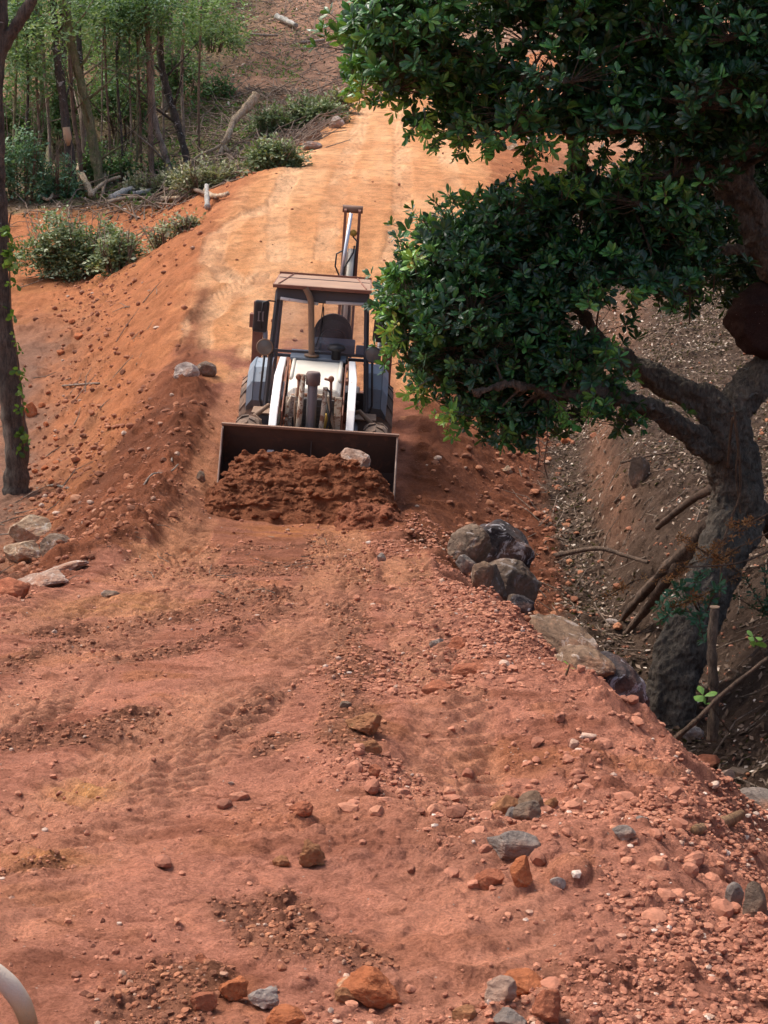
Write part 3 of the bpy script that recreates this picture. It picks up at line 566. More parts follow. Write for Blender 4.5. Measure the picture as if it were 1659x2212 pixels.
def pick_near(rs, n):
    y = 2.0 + 16 * rs.uniform(0, 1, n) ** 1.7; x = rs.uniform(-1, 1, n) * (.27 * y + .4); s = S_of(x, y)
    d = .035 + .965 * sst(6.1, 7.3, s + .8 * fbm(x, y, .8, 2, 301)); d = d * (1 - .93 * (s > 8.8) * (y > 8.5)); d = d * (.25 + .75 * sst(-.1, .3, fbm(x, y, 1.6, 3, 305))); k = rs.uniform(0, 1, n) < d; return x[k], y[k]
def pick_g(rs, n):
    y = 2.0 + 18 * rs.uniform(0, 1, n) ** 1.6; x = rs.uniform(-1, 1, n) * (.27 * y + .4); s = S_of(x, y)
    d = .06 + .94 * sst(6.1, 7.3, s + .8 * fbm(x, y, .8, 2, 301)); d = d * (1 - .93 * (s > 8.8) * (y > 8.5)); d = d * (.08 + .92 * sst(-.1, .25, fbm(x, y, 1.7, 4, 306))); k = rs.uniform(0, 1, n) < d; return x[k], y[k]
scatter('gravel', 220000, pick_g, lambda rs, n, x, y: (.0035 + .012 * rs.uniform(0, 1, n) ** 2.5) * (.6 + y * .09), M_loose, 1, 31)
scatter('loose_stones', 4200, pick_near, lambda rs, n, x, y: .008 + .024 * rs.uniform(0, 1, n) ** 3 + y * .0008, M_loose, 2, 33)
def pick_far(rs, n):
    y = 9 + 37 * rs.uniform(0, 1, n) ** 1.35; x = rs.uniform(-.27, .27, n) * y; s = S_of(x, y)
    left = np.exp(-((s - 3.15) / .35) ** 2) * .9 + .32 * ((s > 3.2) & (s < 4.7)) * (y < 27) + .06 * ((s > 3.2) & (s < 4.2))
    right = np.exp(-((s - 8.9) / .5) ** 2) * .8 * (y < 34) + .04 * (s > 8)
    k = rs.uniform(0, 1, n) < left + right + .02; return x[k], y[k]
mf2 = M_loose.copy(); mf2.name = 'loose_clods'; rr_ = [n for n in mf2.node_tree.nodes if n.type == 'VALTORGB' and len(n.color_ramp.elements) > 3][0]
for e_, c2 in zip(rr_.color_ramp.elements, [(.17, .065, .033), (.27, .10, .05), (.36, .14, .07), (.40, .17, .085), (.36, .20, .13), (.52, .38, .29)]): e_.color = (*c2, 1)
scatter('clods', 46000, pick_far, lambda rs, n, x, y: (.010 + .06 * rs.uniform(0, 1, n) ** 4.5) * np.clip(y / 22, .4, 1), mf2, 2, 35)
def pick_s(rs, n):
    y = 3 + 15 * rs.uniform(0, 1, n) ** 1.1; x = rs.uniform(-.27, .2, n) * y; k = rs.uniform(0, 1, n) < crumb(x, y) * 1.0; return x[k], y[k]
scatter('dark_crumbs', 70000, pick_s, lambda rs, n, x, y: (.004 + .015 * rs.uniform(0, 1, n) ** 3) * (.5 + y * .05), mf2, 1, 37)
# ================================================================ SOIL PUSHED BY THE LOADER
M_fresh = soilmat('fresh_soil', (.30, .108, .052)); M_rock['freshc'] = M_fresh
def heap(name, cx, cy, hw, hd, ht, label, seed, matl, back=.25, cat='soil heap', n=150):
    a = np.linspace(-1.15, 1.15, n * 2); b = np.linspace(-1.2, 1.2, n); X, Y_ = np.meshgrid(a, b); x = cx + X * hw; y = cy + Y_ * hd
    xf, yf = x.ravel(), y.ravel(); Xf, Yf = X.ravel(), Y_.ravel()
    Xw = Xf + .12 * fbm(xf, yf, 2.2, 3, seed + 50); Yw = Yf + .14 * fbm(xf, yf, 2.2, 3, seed + 60)
    px = np.clip(1 - np.abs(Xw) ** 5, 0, 1); front = np.clip(1 + Yw, 0, 1); bk = np.clip((1.1 - Yw) / back, 0, 1)
    h = ht * px * (1 - (1 - np.clip(front * 1.05, 0, 1)) ** 1.5) * np.minimum(bk, 1)
    h = h * (1 + .28 * fbm(xf, yf, 1.6, 3, seed))
    m_ = np.clip(h / (ht * .25), 0, 1)
    h = h + m_ * (.10 * fbm(xf, yf, 4, 4, seed + 5) + .32 * domes(xf, yf, .32, seed + 11, .5, .1, .42) * .45 + .13 * domes(xf, yf, .13, seed + 21, .7) * .55 + .05 * domes(xf, yf, .05, seed + 31, .6))
    gzv = H(xf, yf); idx = np.arange(len(xf)).reshape(X.shape)
    Fq = np.stack([idx[:-1, :-1], idx[:-1, 1:], idx[1:, 1:], idx[1:, :-1]], -1).reshape(-1, 4)
    jx = m_ * .05 * fbm(xf * 1.0, h * 3 + yf, 5, 4, seed + 70); jy = m_ * .05 * fbm(xf, h * 3 + yf, 4.2, 4, seed + 80)
    g_ = MB(); g_.add(np.stack([xf + jx, yf + jy, gzv - .05 + h], 1), Fq)
    ho = tag(g_.build(name, matl, smooth=True), label, cat); rs = np.random.RandomState(seed); cand = np.nonzero(h > .06)[0]; ii = rs.choice(cand, min(len(cand), 700 if n > 100 else 160)); cb_ = MB()
    for q in ii:
        V, F = rock_shape(2, int(q) % 40, (1, 1, 1), 9, .16); sz = (.010 + .05 * rs.uniform() ** 4) ; cb_.add(V * sz * np.array([1.1, 1, .8]) + np.array([xf[q] + jx[q], yf[q] + jy[q] - sz * .3, gzv[q] - .05 + h[q] + sz * .2]), F)
    cb_.build('loose_clods', matl, ho)['kind'] = 'stuff'; return ho
heap('soil_heap', -1.06, 20.05, 1.27, .80, .70, 'heap of dark red soil filling and spilling from the loader blade', 301, M_fresh, back=.35, n=260)
heap('soil_heap', P(800, 1130, 19.2).x, 19.0, .42, .45, .34, 'low mound of red soil at the right foot of the big heap', 340, M_soil if False else soilmat('mound_soil', (.36, .13, .07)), back=1.0, n=60)
p_ = P(760, 1010, 19.95)
rk = rock(764, 1018, 82, 46, 'pale', 'pale crusted rock riding on the soil heap in the blade', Y=20.15, seed=205, tilt=14, sink=.1, rough=.2)
rock(672, 1045, 60, 54, 'freshc', 'round red clod half buried in the middle of the soil heap', Y=19.95, seed=206, sink=.0, rough=.12)
rock(590, 1118, 30, 18, 'freshc', 'red clod fallen at the left foot of the soil heap', Y=19.25, seed=207, sink=.1)
# ================================================================ LOADER TRACTOR
white = paint('white_paint', (.80, .80, .80), (.30, .12, .07), .8, .4, (.50, .32, .2), .25, th=.66)
cream = paint('cream_hood_paint', (.78, .75, .65), (.33, .14, .07), .8, .4, (.48, .31, .2), .35, th=.65)
rcream = paint('rusty_cream_paint', (.58, .50, .38), (.20, .075, .035), 1.0, .6, (.35, .22, .14), .5, th=.50, sc=12)
gpaint = paint('blue_grey_paint', (.19, .25, .31), (.12, .09, .07), .6, .45, (.40, .27, .2), .2)
dgrey = paint('dark_grey_metal', (.045, .052, .065), (.14, .08, .05), .4, .4, (.30, .2, .14), .14)
black = paint('black_plastic', (.012, .014, .018), (.05, .04, .035), .4, .35, (.25, .17, .12), .1)
blade_m = paint('worn_blade_steel', (.042, .027, .022), (.12, .055, .035), .6, .5, (.14, .065, .04), .4, sc=4, th=.55)
edge_m = paint('scraped_steel_edge', (.34, .25, .20), (.20, .10, .06), .7, .4, (.36, .2, .14), .4)
steel = paint('greasy_grey_steel', (.20, .20, .22), (.14, .07, .04), .8, .4, (.3, .2, .15), .5, metal=.4)
chrome, _n, _b, _o = mat('bright_cylinder_rod'); _b.inputs['Base Color'].default_value = (.8, .82, .86, 1); _b.inputs['Metallic'].default_value = .6; _b.inputs['Roughness'].default_value = .3
rust = paint('rusty_brown_pipe', (.22, .135, .085), (.12, .06, .035), .8, .55, (.34, .22, .14), .4)
roofm = paint('dusty_roof', (.30, .18, .125), (.16, .06, .04), .7, .7, (.42, .26, .17), .8, sc=5)
tyre_m = paint('dusty_tyre', (.045, .04, .037), (.03, .025, .02), .5, .85, (.34, .21, .14), .95)
rustred = paint('red_brown_steel', (.20, .07, .045), (.08, .035, .025), .8, .6, (.34, .18, .11), .5)
yel = paint('yellow_paint', (.60, .38, .05), (.2, .1, .04), .8, .5)
glass, _n, _b, _o = mat('cab_glass'); _t = _n.nodes.new('ShaderNodeBsdfTransparent'); _t.inputs[0].default_value = (.84, .85, .9, 1)
_g = _n.nodes.new('ShaderNodeBsdfGlossy'); _g.inputs['Roughness'].default_value = .06; _g.inputs[0].default_value = (.9, .92, 1, 1); _f = _n.nodes.new('ShaderNodeFresnel'); _f.inputs[0].default_value = 1.35
_m = _n.nodes.new('ShaderNodeMixShader'); _a = _n.nodes.new('ShaderNodeMath'); _a.operation = 'ADD'; _a.inputs[1].default_value = .0; _n.links.new(_f.outputs[0], _a.inputs[0])
_n.links.new(_a.outputs[0], _m.inputs[0]); _n.links.new(_t.outputs[0], _m.inputs[1]); _n.links.new(_g.outputs[0], _m.inputs[2])
_dd = _n.nodes.new('ShaderNodeBsdfDiffuse'); _m2 = _n.nodes.new('ShaderNodeMixShader'); _nn = nz(_n, 2.2, 5, .6, geo(_n)); _n.links.new(ramp(_n, _nn.outputs[0], [(.35, (.04, .04, .04)), (.65, (.20, .20, .20))]).outputs[0], _m2.inputs[0]); _dd.inputs[0].default_value = (.42, .46, .52, 1)  # pale blue-grey film painted in for the sky reflected on the panes
_n.links.new(_m.outputs[0], _m2.inputs[1]); _n.links.new(_dd.outputs[0], _m2.inputs[2]); _n.links.new(_m2.outputs[0], _o.inputs[0])
lensm, _n, _b, _o = mat('lamp_lens'); _b.inputs['Base Color'].default_value = (.16, .15, .135, 1); _b.inputs['Roughness'].default_value = .25
T = thing('backhoe_loader', 'white and dark grey backhoe loader coming downhill, its blade full of red soil', 'backhoe loader', (-1.08, 20.30, -4.42), (R(2.0), R(4.0), R(.6)))
def part(name, fn, m, parent=T, bevel=.008, smooth=False):
    b_ = MB(); fn(b_); o = b_.build(name, m, parent, smooth=smooth, bevel=bevel)
    return o
# --- blade / bucket (local: x right, y away from camera, z up)
def f(b):
    W = 1.195
    prof = [(-.02, .05), (.45, .06), (.66, .14), (.76, .30), (.77, .55), (.66, .95), (.62, 1.12), (.66, 1.125), (.70, .96), (.81, .56), (.80, .28), (.69, .10), (.46, .02), (-.02, .02)]
    for a0, a1 in ((-W, W),):
        n = len(prof) // 2
        for i in range(n - 1):
            q = [prof[i], prof[i + 1], prof[len(prof) - 2 - i], prof[len(prof) - 1 - i]]
            b.prism(q, a0, a1)
    for sx in (-1, 1):
        side = [(-.02, .03), (.46, .04), (.70, .12), (.79, .30), (.79, .56), (.68, .96), (.64, 1.12), (.52, 1.05), (.42, .80), (.36, .74), (.05, .12)]
        b.prism(side, sx * W - .012, sx * W + .012)
bucket = part('bucket', f, blade_m, bevel=.004)
def f(b):
    b.box((0, .635, 1.115), (2.44, .075, .035))
part('top_rail', f, paint('brown_top_rail', (.16, .085, .06), (.30, .15, .1), .7, .5), bucket, .006)
for sx in (-1, 1):
    def f(b):
        pts = [(.50, 1.08), (.40, .80), (.34, .72), (.04, .12)]
        b.tube([(sx * 1.195, y - .012, z) for y, z in pts], .014, 6)
    part('side_cutting_edge', f, edge_m, bucket, 0)
part('cutting_edge', lambda b: b.box((0, -.07, .035), (2.42, .16, .022)), edge_m, bucket, .004)
part('rib', lambda b: b.box((.02, .655, .86), (.012, .03, .46), rot=(R(-15), 0, 0)), blade_m, bucket, 0)
# --- loader arms
for sx in (-1, 1):
    def f(b):
        x = sx * .505
        top = [(.72, 1.06), (1.05, 1.34), (1.75, 1.67), (2.30, 1.85)]; wd = [.105, .115, .115, .095]; th = [.22, .26, .26, .16]
        V = []
        for (y, z), w_, t_ in zip(top, wd, th):
            xo = x + (sx * .03 if y < 1.8 else 0)
            V += [(xo - w_ / 2, y, z), (xo + w_ / 2, y, z), (xo + w_ / 2, y + .05, z - t_), (xo - w_ / 2, y + .05, z - t_)]
        Fq = [(i * 4 + k, i * 4 + (k + 1) % 4, i * 4 + 4 + (k + 1) % 4, i * 4 + 4 + k) for i in range(3) for k in range(4)] + [(3, 2, 1, 0), (12, 13, 14, 15)]
        b.add(V, Fq)
        b.box((x + sx * .03, .78, .62), (.10, .20, .55), rot=(R(-10), 0, 0))
    arm = part('loader_arm', f, white, bevel=.012)
    part('pivot_pin', lambda b: b.tube([(sx * .42, 2.25, 1.76), (sx * .57, 2.25, 1.76)], .045, 14), rustred, arm, 0, True)
    part('inner_plate', lambda b: b.box((sx * .42, 1.55, 1.38), (.018, 1.3, .40), rot=(R(24), 0, 0)), rustred, arm, .004)
    part('lift_cylinder', lambda b: (b.tube([(sx * .60, 1.0, .62), (sx * .60, 1.55, .80)], .028, 12), b.tube([(sx * .60, 1.45, .77), (sx * .60, 2.2, 1.02)], .05, 14)), steel, arm, 0, True)
# --- hood
def f(b):
    sec = [(1.28, .85, 1.46, .36), (1.32, .85, 1.57, .37), (1.55, .85, 1.65, .38), (2.05, .85, 1.75, .385), (2.42, .85, 1.80, .385)]
    V = []
    for y, zb, zt, w_ in sec: V += [(-w_, y, zb), (w_, y, zb), (w_, y, zt - .06), (w_ - .07, y, zt), (-w_ + .07, y, zt), (-w_, y, zt - .06)]
    Fq = [(i * 6 + k, i * 6 + (k + 1) % 6, i * 6 + 6 + (k + 1) % 6, i * 6 + 6 + k) for i in range(4) for k in range(6)] + [(5, 4, 3, 2, 1, 0), (24, 25, 26, 27, 28, 29)]
    b.add(V, Fq)
hood = part('hood', f, cream, bevel=.02)
for sx in (-1, 1): part('hood_edge', lambda b: b.tube([(sx * .345, 1.60, 1.65), (sx * .345, 2.05, 1.745), (sx * .345, 2.42, 1.795), (sx * .345, 2.45, 1.74)], .028, 8), cream, hood, 0, True)
part('rear_hood_panel', lambda b: b.box((0, 2.62, 1.845), (.82, .36, .05), rot=(R(12), 0, 0)), gpaint, hood, .012)
def f(b):
    b.box((0, 1.255, 1.10), (.66, .05, .66)); 
    for k in range(9): b.box((0, 1.22, .85 + k * .06), (.60, .02, .014))
part('grille', f, dgrey, hood, .004)
part('radiator_guard', lambda b: (b.tube([(-.33, 1.16, .7), (-.34, 1.15, 1.38), (-.30, 1.16, 1.48), (-.12, 1.16, 1.50), (.12, 1.16, 1.50), (.30, 1.16, 1.48), (.34, 1.15, 1.38), (.33, 1.16, .7)], .026, 8)), rcream, hood, 0, True)
part('side_frame', lambda b: b.prism([(.98, .85), (1.26, .8), (1.25, 1.42), (1.18, 1.46), (1.10, 1.25)], -.385, -.33), rcream, T, .006)
part('side_frame', lambda b: b.prism([(.98, .8), (1.26, .75), (1.25, 1.48), (1.14, 1.50), (1.04, 1.25)], .30, .40), rcream, T, .006)
part('battered_panel', lambda b: (b.box((-.26, 1.08, 1.34), (.13, .05, .30), rot=(R(8), R(6), 0)), b.box((-.225, 1.04, 1.30), (.04, .06, .26)), b.box((-.30, 1.03, 1.10), (.05, .04, .20))), paint('dull_scraped_metal', (.30, .30, .27), (.08, .06, .05), .9, .5, th=.5, sc=16), T, .006)
# --- centre tilt linkage standing in front of the grille
cyl = part('tilt_cylinder', lambda b: b.lathe([(.0, .6), (.070, .6), (.070, 1.70), (.0, 1.70)], (-.015, .98, 0), n=20), steel, T, .006, True)
part('cylinder_head', lambda b: b.lathe([(0, 1.68), (.098, 1.68), (.102, 1.74), (.102, 1.83), (.085, 1.86), (0, 1.86)], (-.015, .98, 0), n=20), paint('dark_cylinder_head', (.11, .085, .09), (.2, .08, .05), .6, .5), cyl, .004, True)
for x0, x1, r_, zt, in ((-.17, -.185, .038, 1.82), (.15, .125, .034, 1.66)):
    part('hydraulic_pipe', lambda b: b.tube([(x1 - .01, .88, .75), (x0, .92, 1.3), (x0 + .015, .96, zt)], r_, 12), rcream, T, 0, True)
for x0 in (-.215, .235):
    part('pipe_fitting', lambda b: (b.lathe([(0, -.03), (.042, -.03), (.042, .03), (0, .03)], (x0, .96, 1.78), 'y', 14), b.tube([(x0, .96, 1.76), (x0 + .01, .97, 1.5)], .02, 8), b.tube([(x0, .96, 1.76), (x0 * .6, .95, 1.78)], .018, 8)), paint('rusty_fitting', (.28, .13, .08), (.5, .4, .3), .8, .5, sc=20), T, 0, True)
for k, (pts, r_) in enumerate([([(.16, .95, 1.66), (.23, .93, 1.60), (.26, .93, 1.35), (.20, .95, 1.0), (.22, .9, .75)], .016), ([(.21, 1.0, 1.5), (.28, .95, 1.2), (.37, .9, .9)], .020), ([(.16, 1.1, 1.5), (.24, 1.0, 1.2), (.30, .9, .85)], .016), ([(-.24, 1.1, 1.6), (-.25, 1.0, 1.35), (-.22, .95, .9)], .014)]):
    part('hose', lambda b: b.tube(pts, r_, 8), rust if k % 2 else black, T, 0, True)
part('yellow_canister', lambda b: b.lathe([(0, 1.02), (.045, 1.02), (.045, 1.26), (.0, 1.28)], (.195, 1.06, 0), n=14), yel, T, 0, True)
# --- exhaust and air intake
exh = part('exhaust_pipe', lambda b: b.tube([(-.10, 2.50, 1.84), (-.125, 2.50, 2.25), (-.15, 2.50, 2.62), (-.165, 2.50, 2.69), (-.20, 2.49, 2.77), (-.25, 2.48, 2.85)], [.046, .046, .046, .048, .046, .042], 18, cap=False), rust, T, 0, True)
part('flange', lambda b: b.lathe([(0, -.01), (.11, -.01), (.11, .015), (0, .015)], (-.10, 2.50, 1.865), n=20), rust, exh, 0, True)
air = part('air_intake', lambda b: b.lathe([(0, 0), (.07, 0), (.07, .13), (.10, .13), (.135, .15), (.135, .175), (.11, .215), (.03, .235), (0, .235)], (.26, 2.48, 1.83), n=26), black, T, 0, True)
# --- cab
def pil(x0, y0, z0, x1, y1, z1, w_=.055): return lambda b: b.tube([(x0, y0, z0), (x1, y1, z1)], w_ * .72, 4)
ZR_ = 2.78
cabf = []
for sx in (-1, 1):
    part('front_pillar', pil(sx * .755, 2.60, 1.05, sx * .655, 2.72, ZR_ - .02), dgrey, T, .004)
    part('rear_pillar', pil(sx * .74, 4.05, 1.2, sx * .66, 3.98, ZR_ - .02), dgrey, T, .004)
    part('side_rail', lambda b: b.box((sx * .66, 3.35, ZR_ - .03), (.05, 1.3, .06)), dgrey, T, .004)
    part('sill_rail', lambda b: b.box((sx * .74, 3.3, 1.2), (.05, 1.4, .07)), dgrey, T, .004)
    part('side_glass', lambda b: b.add([(sx * .72, 2.70, 1.6), (sx * .72, 3.95, 1.6), (sx * .66, 3.9, ZR_ - .06), (sx * .66, 2.75, ZR_ - .06)], [(0, 1, 2, 3)]), glass, T, 0)
    part('lower_door_panel', lambda b: b.box((sx * .735, 3.3, 1.40), (.03, 1.3, .36)), dgrey, T, .004)
part('header_panel', lambda b: b.box((0, 2.66, 2.72), (1.34, .07, .17), rot=(R(-5), 0, 0)), gpaint if False else paint('header_dark_blue_grey', (.06, .07, .09), (.12, .08, .06), .4, .45, (.3, .2, .15), .12), T, .01)
for x0, x1, z0, z1 in ((-.61, -.05, 2.66, 2.615), (.06, .63, 2.645, 2.655)):
    part('light_bar', lambda b: b.tube([(x0, 2.62, z0), (x1, 2.62, z1)], .024, 10), white, T, 0, True)
roof = part('roof', lambda b: (b.box((0, 3.32, ZR_ + .075), (1.42, 1.62, .05)), b.box((0, 3.4, ZR_ + .03), (1.34, 1.3, .05))), roofm, T, .015)
part('roof_edge', lambda b: (b.box((0, 2.50, ZR_ + .068), (1.44, .02, .05)), b.box((-.715, 3.32, ZR_ + .068), (.02, 1.64, .05)), b.box((.715, 3.32, ZR_ + .068), (.02, 1.64, .05)), b.box((0, 4.14, ZR_ + .11), (1.44, .02, .04))), rustred, roof, .004)
for sx in (-1, 1): part('roof_strap', lambda b: b.tube([(sx * .64, 2.53, ZR_ + .105), (sx * .50, 4.1, ZR_ + .105)], .012, 6), rustred, roof, 0)
part('roof_seam', lambda b: b.box((0, 3.5, ZR_ + .103), (1.38, .02, .012)), dgrey, roof, 0)
# windscreen: two panes with a centre bar, hood-height bottom line
def quad(b, p): b.add(p, [(0, 1, 2, 3)])
part('windscreen', lambda b: (quad(b, [(-.70, 2.645, 1.90), (.0, 2.645, 1.90), (.0, 2.715, 2.64), (-.645, 2.715, 2.64)]), quad(b, [(.03, 2.645, 1.90), (.70, 2.645, 1.90), (.645, 2.715, 2.64), (.03, 2.715, 2.64)])), glass, T, 0)
part('windscreen_bar', lambda b: b.tube([(.0, 2.64, 2.2), (.02, 2.69, 2.63)], .010, 6), black, T, 0)
part('wiper', lambda b: (b.tube([(.03, 2.63, 2.58), (.05, 2.62, 2.30), (.01, 2.61, 2.2), (-.05, 2.60, 1.98)], .010, 6)), black, T, 0)
part('windscreen_frame', lambda b: (b.box((0, 2.70, 2.635), (1.32, .04, .03)), b.box((0, 2.64, 1.885), (1.42, .04, .04))), dgrey, T, .003)
part('lower_glass_panel', lambda b: quad(b, [(-.74, 2.61, 1.15), (-.42, 2.61, 1.15), (-.42, 2.64, 1.86), (-.70, 2.64, 1.86)]), glass, T, 0)
part('firewall', lambda b: (b.box((0, 2.84, 1.42), (.82, .05, .80)), b.box((.58, 2.78, 1.15), (.30, .04, .30))), black, T, .004)
part('rear_window_frame', lambda b: (b.box((0, 4.0, 1.62), (1.36, .04, .05)), b.box((.40, 4.0, 2.2), (.04, .04, 1.1)), b.box((0, 4.0, 2.72), (1.34, .04, .06))), dgrey, T, .003)
part('dashboard', lambda b: (b.box((.20, 2.95, 1.95), (.66, .22, .20), rot=(R(18), 0, 0)), b.box((.62, 2.78, 1.95), (.15, .12, .14))), gpaint, T, .02)  # dashboard made large and blue-grey to stand for the reflection below the seat
# seat with domed back
def f(b):
    n = 22; outline = [(-.40, 1.33), (-.41, 1.5)] + [(-.40 * math.cos(q), 1.66 + .30 * math.sin(q)) for q in np.linspace(0.1, PI - .1, n)] + [(.41, 1.5), (.40, 1.33)]
    V = []; 
    for yy, s_c in ((3.42, .86), (3.38, 1), (3.50, 1), (3.56, .9)): V += [(x * s_c * .74 + .18, yy + (z - 1.33) * .12, 1.75 + (z - 1.33) * s_c) for x, z in outline]
    m_ = len(outline); Fq = [(r_ * m_ + i, r_ * m_ + (i + 1) % m_, (r_ + 1) * m_ + (i + 1) % m_, (r_ + 1) * m_ + i) for r_ in range(3) for i in range(m_)] + [tuple(range(m_))[::-1], tuple(range(3 * m_, 4 * m_))]
    b.add(V, Fq)
seat = part('seat_back', f, paint('black_vinyl', (.006, .007, .010), (.03, .04, .05), .4, .35, (.05, .05, .055), .12), T, 0)
part('seat_cushion', lambda b: b.box((.18, 3.20, 1.70), (.52, .5, .14)), black, T, .03)
sw = part('steering_wheel', lambda b: b.tube([(.20 + .19 * math.cos(q), 3.08 + .10 * math.sin(q), 2.06 + .12 * math.sin(q)) for q in np.linspace(0, 2 * PI, 25)], .014, 8), black, T, 0, True)
part('steering_column', lambda b: b.tube([(.20, 2.94, 1.96), (.20, 3.08, 2.06)], .022, 8), black, sw, 0)
# --- mirrors
for sx, dz in ((-1, 0), (1, -.03)):
    mi = part('mirror', lambda b: b.box((sx * (.885 if sx < 0 else .90), 2.66, 2.37 + dz), (.22, .10, .47), rot=(0, R(3), 0)), black, T, .035)
    part('bracket', lambda b: b.tube([(sx * .68, 2.70, 2.60), (sx * .78, 2.64, 2.61), (sx * .86, 2.60, 2.58), (sx * .88, 2.60, 2.38), (sx * .87, 2.60, 2.20)], .012, 6), black, mi, 0, True)
    part('clamp', lambda b: (b.box((sx * .885, 2.602, 2.44 + dz), (.09, .012, .015)), b.box((sx * .885, 2.602, 2.31 + dz), (.09, .012, .015)), b.box((sx * .885 - .03, 2.600, 2.375 + dz), (.02, .012, .12)), b.box((sx * .885 + .03, 2.600, 2.375 + dz), (.02, .012, .12))), steel, mi, 0)
# --- work lamps on bent stalks
for sx in (-1, 1):
    lp = part('work_lamp', lambda b: b.lathe([(0, .11), (.07, .09), (.118, .02), (.128, -.02), (.118, -.035), (.105, -.02)], (sx * .80, 2.58, 1.93), 'y', 26), rust if sx < 0 else dgrey, T, 0, True)
    part('lens', lambda b: b.lathe([(0, -.035), (.06, -.03), (.108, -.018)], (sx * .80, 2.575, 1.93), 'y', 26), lensm, lp, 0, True)
    part('stalk', lambda b: b.tube([(sx * .80, 2.62, 1.82), (sx * .82, 2.62, 1.5), (sx * .84, 2.62, 1.15), (sx * .80, 2.60, 1.02), (sx * .74, 2.6, .95)], .017, 8), black, lp, 0, True)
# --- fenders
for sx in (-1, 1):
    def f(b):
        arc = [(3.0, .85), (2.78, 1.1), (2.80, 1.38), (2.98, 1.58), (3.35, 1.66), (3.8, 1.60), (4.1, 1.38)]
        V = [(sx * .70, y, z) for y, z in arc] + [(sx * (.97 + .03 * (i < 3)), y + .02, z - .02) for i, (y, z) in enumerate(arc)]
        n = len(arc); b.add(V, [(i, i + 1, n + i + 1, n + i) for i in range(n - 1)])
        V = [(sx * .97, y, z) for y, z in arc] + [(sx * 1.06, y + .06, z - .13) for y, z in arc]; b.add(V, [(i, i + 1, n + i + 1, n + i) for i in range(n - 1)])
    fe = part('fender', f, gpaint, T, 0); so_ = fe.modifiers.new('solid', 'SOLIDIFY'); so_.thickness = .015
    part('inner_guard', lambda b: b.box((sx * .66, 2.95, .95), (.28, .05, .35)), rust, T, .01)
# --- wheels
def wheel(cx, cy, cz, rad, wd, lugs):
    o = part('wheel', lambda b: b.lathe([(rad * .55, -wd * .30), (rad * .56, -wd * .42), (rad * .72, -wd * .52), (rad * .9, -wd * .5), (rad * .97, -wd * .36), (rad, 0), (rad * .97, wd * .36), (rad * .9, wd * .5), (rad * .72, wd * .52), (rad * .56, wd * .42), (rad * .55, wd * .30)], (cx, cy, cz), 'x', 40), tyre_m, T, 0, True)
    def f(b):
        for k in range(lugs):
            for s2 in (-1, 1):
                a0 = 2 * PI * (k + (.5 if s2 > 0 else 0)) / lugs; V = []
                for (xx, da, rr) in ((0.02, 0, 1.035), (.28, .10, 1.03), (.50, .26, .93), (.525, .32, .80)):
                    for dd in (-.055, .055):
                        a1 = a0 + da + dd
                        for r2 in (rr * .95, rr):
                            V.append((cx + s2 * xx * wd, cy + rad * r2 * math.cos(a1), cz + rad * r2 * math.sin(a1)))
                Fq = []
                for i in range(3):
                    o4 = i * 4; Fq += [(o4, o4 + 1, o4 + 5, o4 + 4), (o4 + 1, o4 + 3, o4 + 7, o4 + 5), (o4 + 3, o4 + 2, o4 + 6, o4 + 7)]
                Fq += [(0, 2, 3, 1), (12, 13, 15, 14)]
                b.add(V, Fq)
    part('tread', f, tyre_m, o, 0)
    part('rim', lambda b: b.lathe([(0, -wd * .12), (rad * .15, -wd * .14), (rad * .2, -wd * .08), (rad * .45, -wd * .06), (rad * .56, -wd * .34), (rad * .58, wd * .34), (0, wd * .3)], (cx, cy, cz), 'x', 28), cream, o, 0, True)
for sx in (-1, 1):
    wheel(sx * .955, 3.52, .66, .68, .42, 18)
    wheel(sx * .90, 1.36, .54, .57, .34, 16)
part('front_axle', lambda b: (b.box((0, 1.36, .45), (1.6, .16, .16)), b.box((0, 1.6, .5), (.5, 1.2, .25))), dgrey, T, .02)
for sx in (-1, 1):
    part('mudguard_bar', lambda b: b.tube([(sx * .50, 1.9, 1.12), (sx * .66, 1.8, 1.2), (sx * .90, 1.62, 1.02)], .035, 8), rust, T, 0, True)
    part('step_box', lambda b: b.box((sx * .70, 2.25, .86), (.38, .5, .34)), paint('dark_blue_step_box', (.03, .035, .055), (.12, .08, .06), .5, .5) if sx > 0 else dgrey, T, .015)
    part('step_plate', lambda b: b.box((sx * .71, 2.2, 1.05), (.40, .5, .02)), rust, T, .004)
part('chassis', lambda b: (b.box((0, 3.0, .70), (.6, 3.4, .40)), b.box((0, 3.4, 1.16), (1.3, 1.4, .06))), dgrey, T, .02)
# --- backhoe: frame, folded boom rising behind the cab, stabilisers
bf = part('backhoe_frame', lambda b: (b.box((0, 4.75, .75), (2.0, .16, .5)), b.box((.30, 4.98, .8), (.5, .35, .7))), rustred, T, .015)
def f(b):
    for sx in (-1, 1):
        b.prism([(4.95, 1.0), (5.3, 1.0), (5.66, 2.4), (5.42, 3.86), (5.32, 3.93), (5.22, 3.86), (5.28, 2.4)], .345 + sx * .115 - .022, .345 + sx * .115 + .022)
boom = part('boom', f, rustred, T, .004)
part('boom_face', lambda b: b.box((.345, 5.42, 2.2), (.17, .06, 2.0), rot=(R(-14), 0, 0)), cream, boom, .006)
part('pivot_head', lambda b: b.tube([(.18, 5.32, 3.88), (.51, 5.32, 3.88)], .062, 18), paint('brown_pivot', (.10, .05, .04), (.2, .1, .07), .6, .5), boom, .004, True)
part('cylinder_rod', lambda b: b.tube([(.325, 5.20, 3.82), (.20, 5.10, 2.5)], .030, 12), chrome, boom, 0, True)
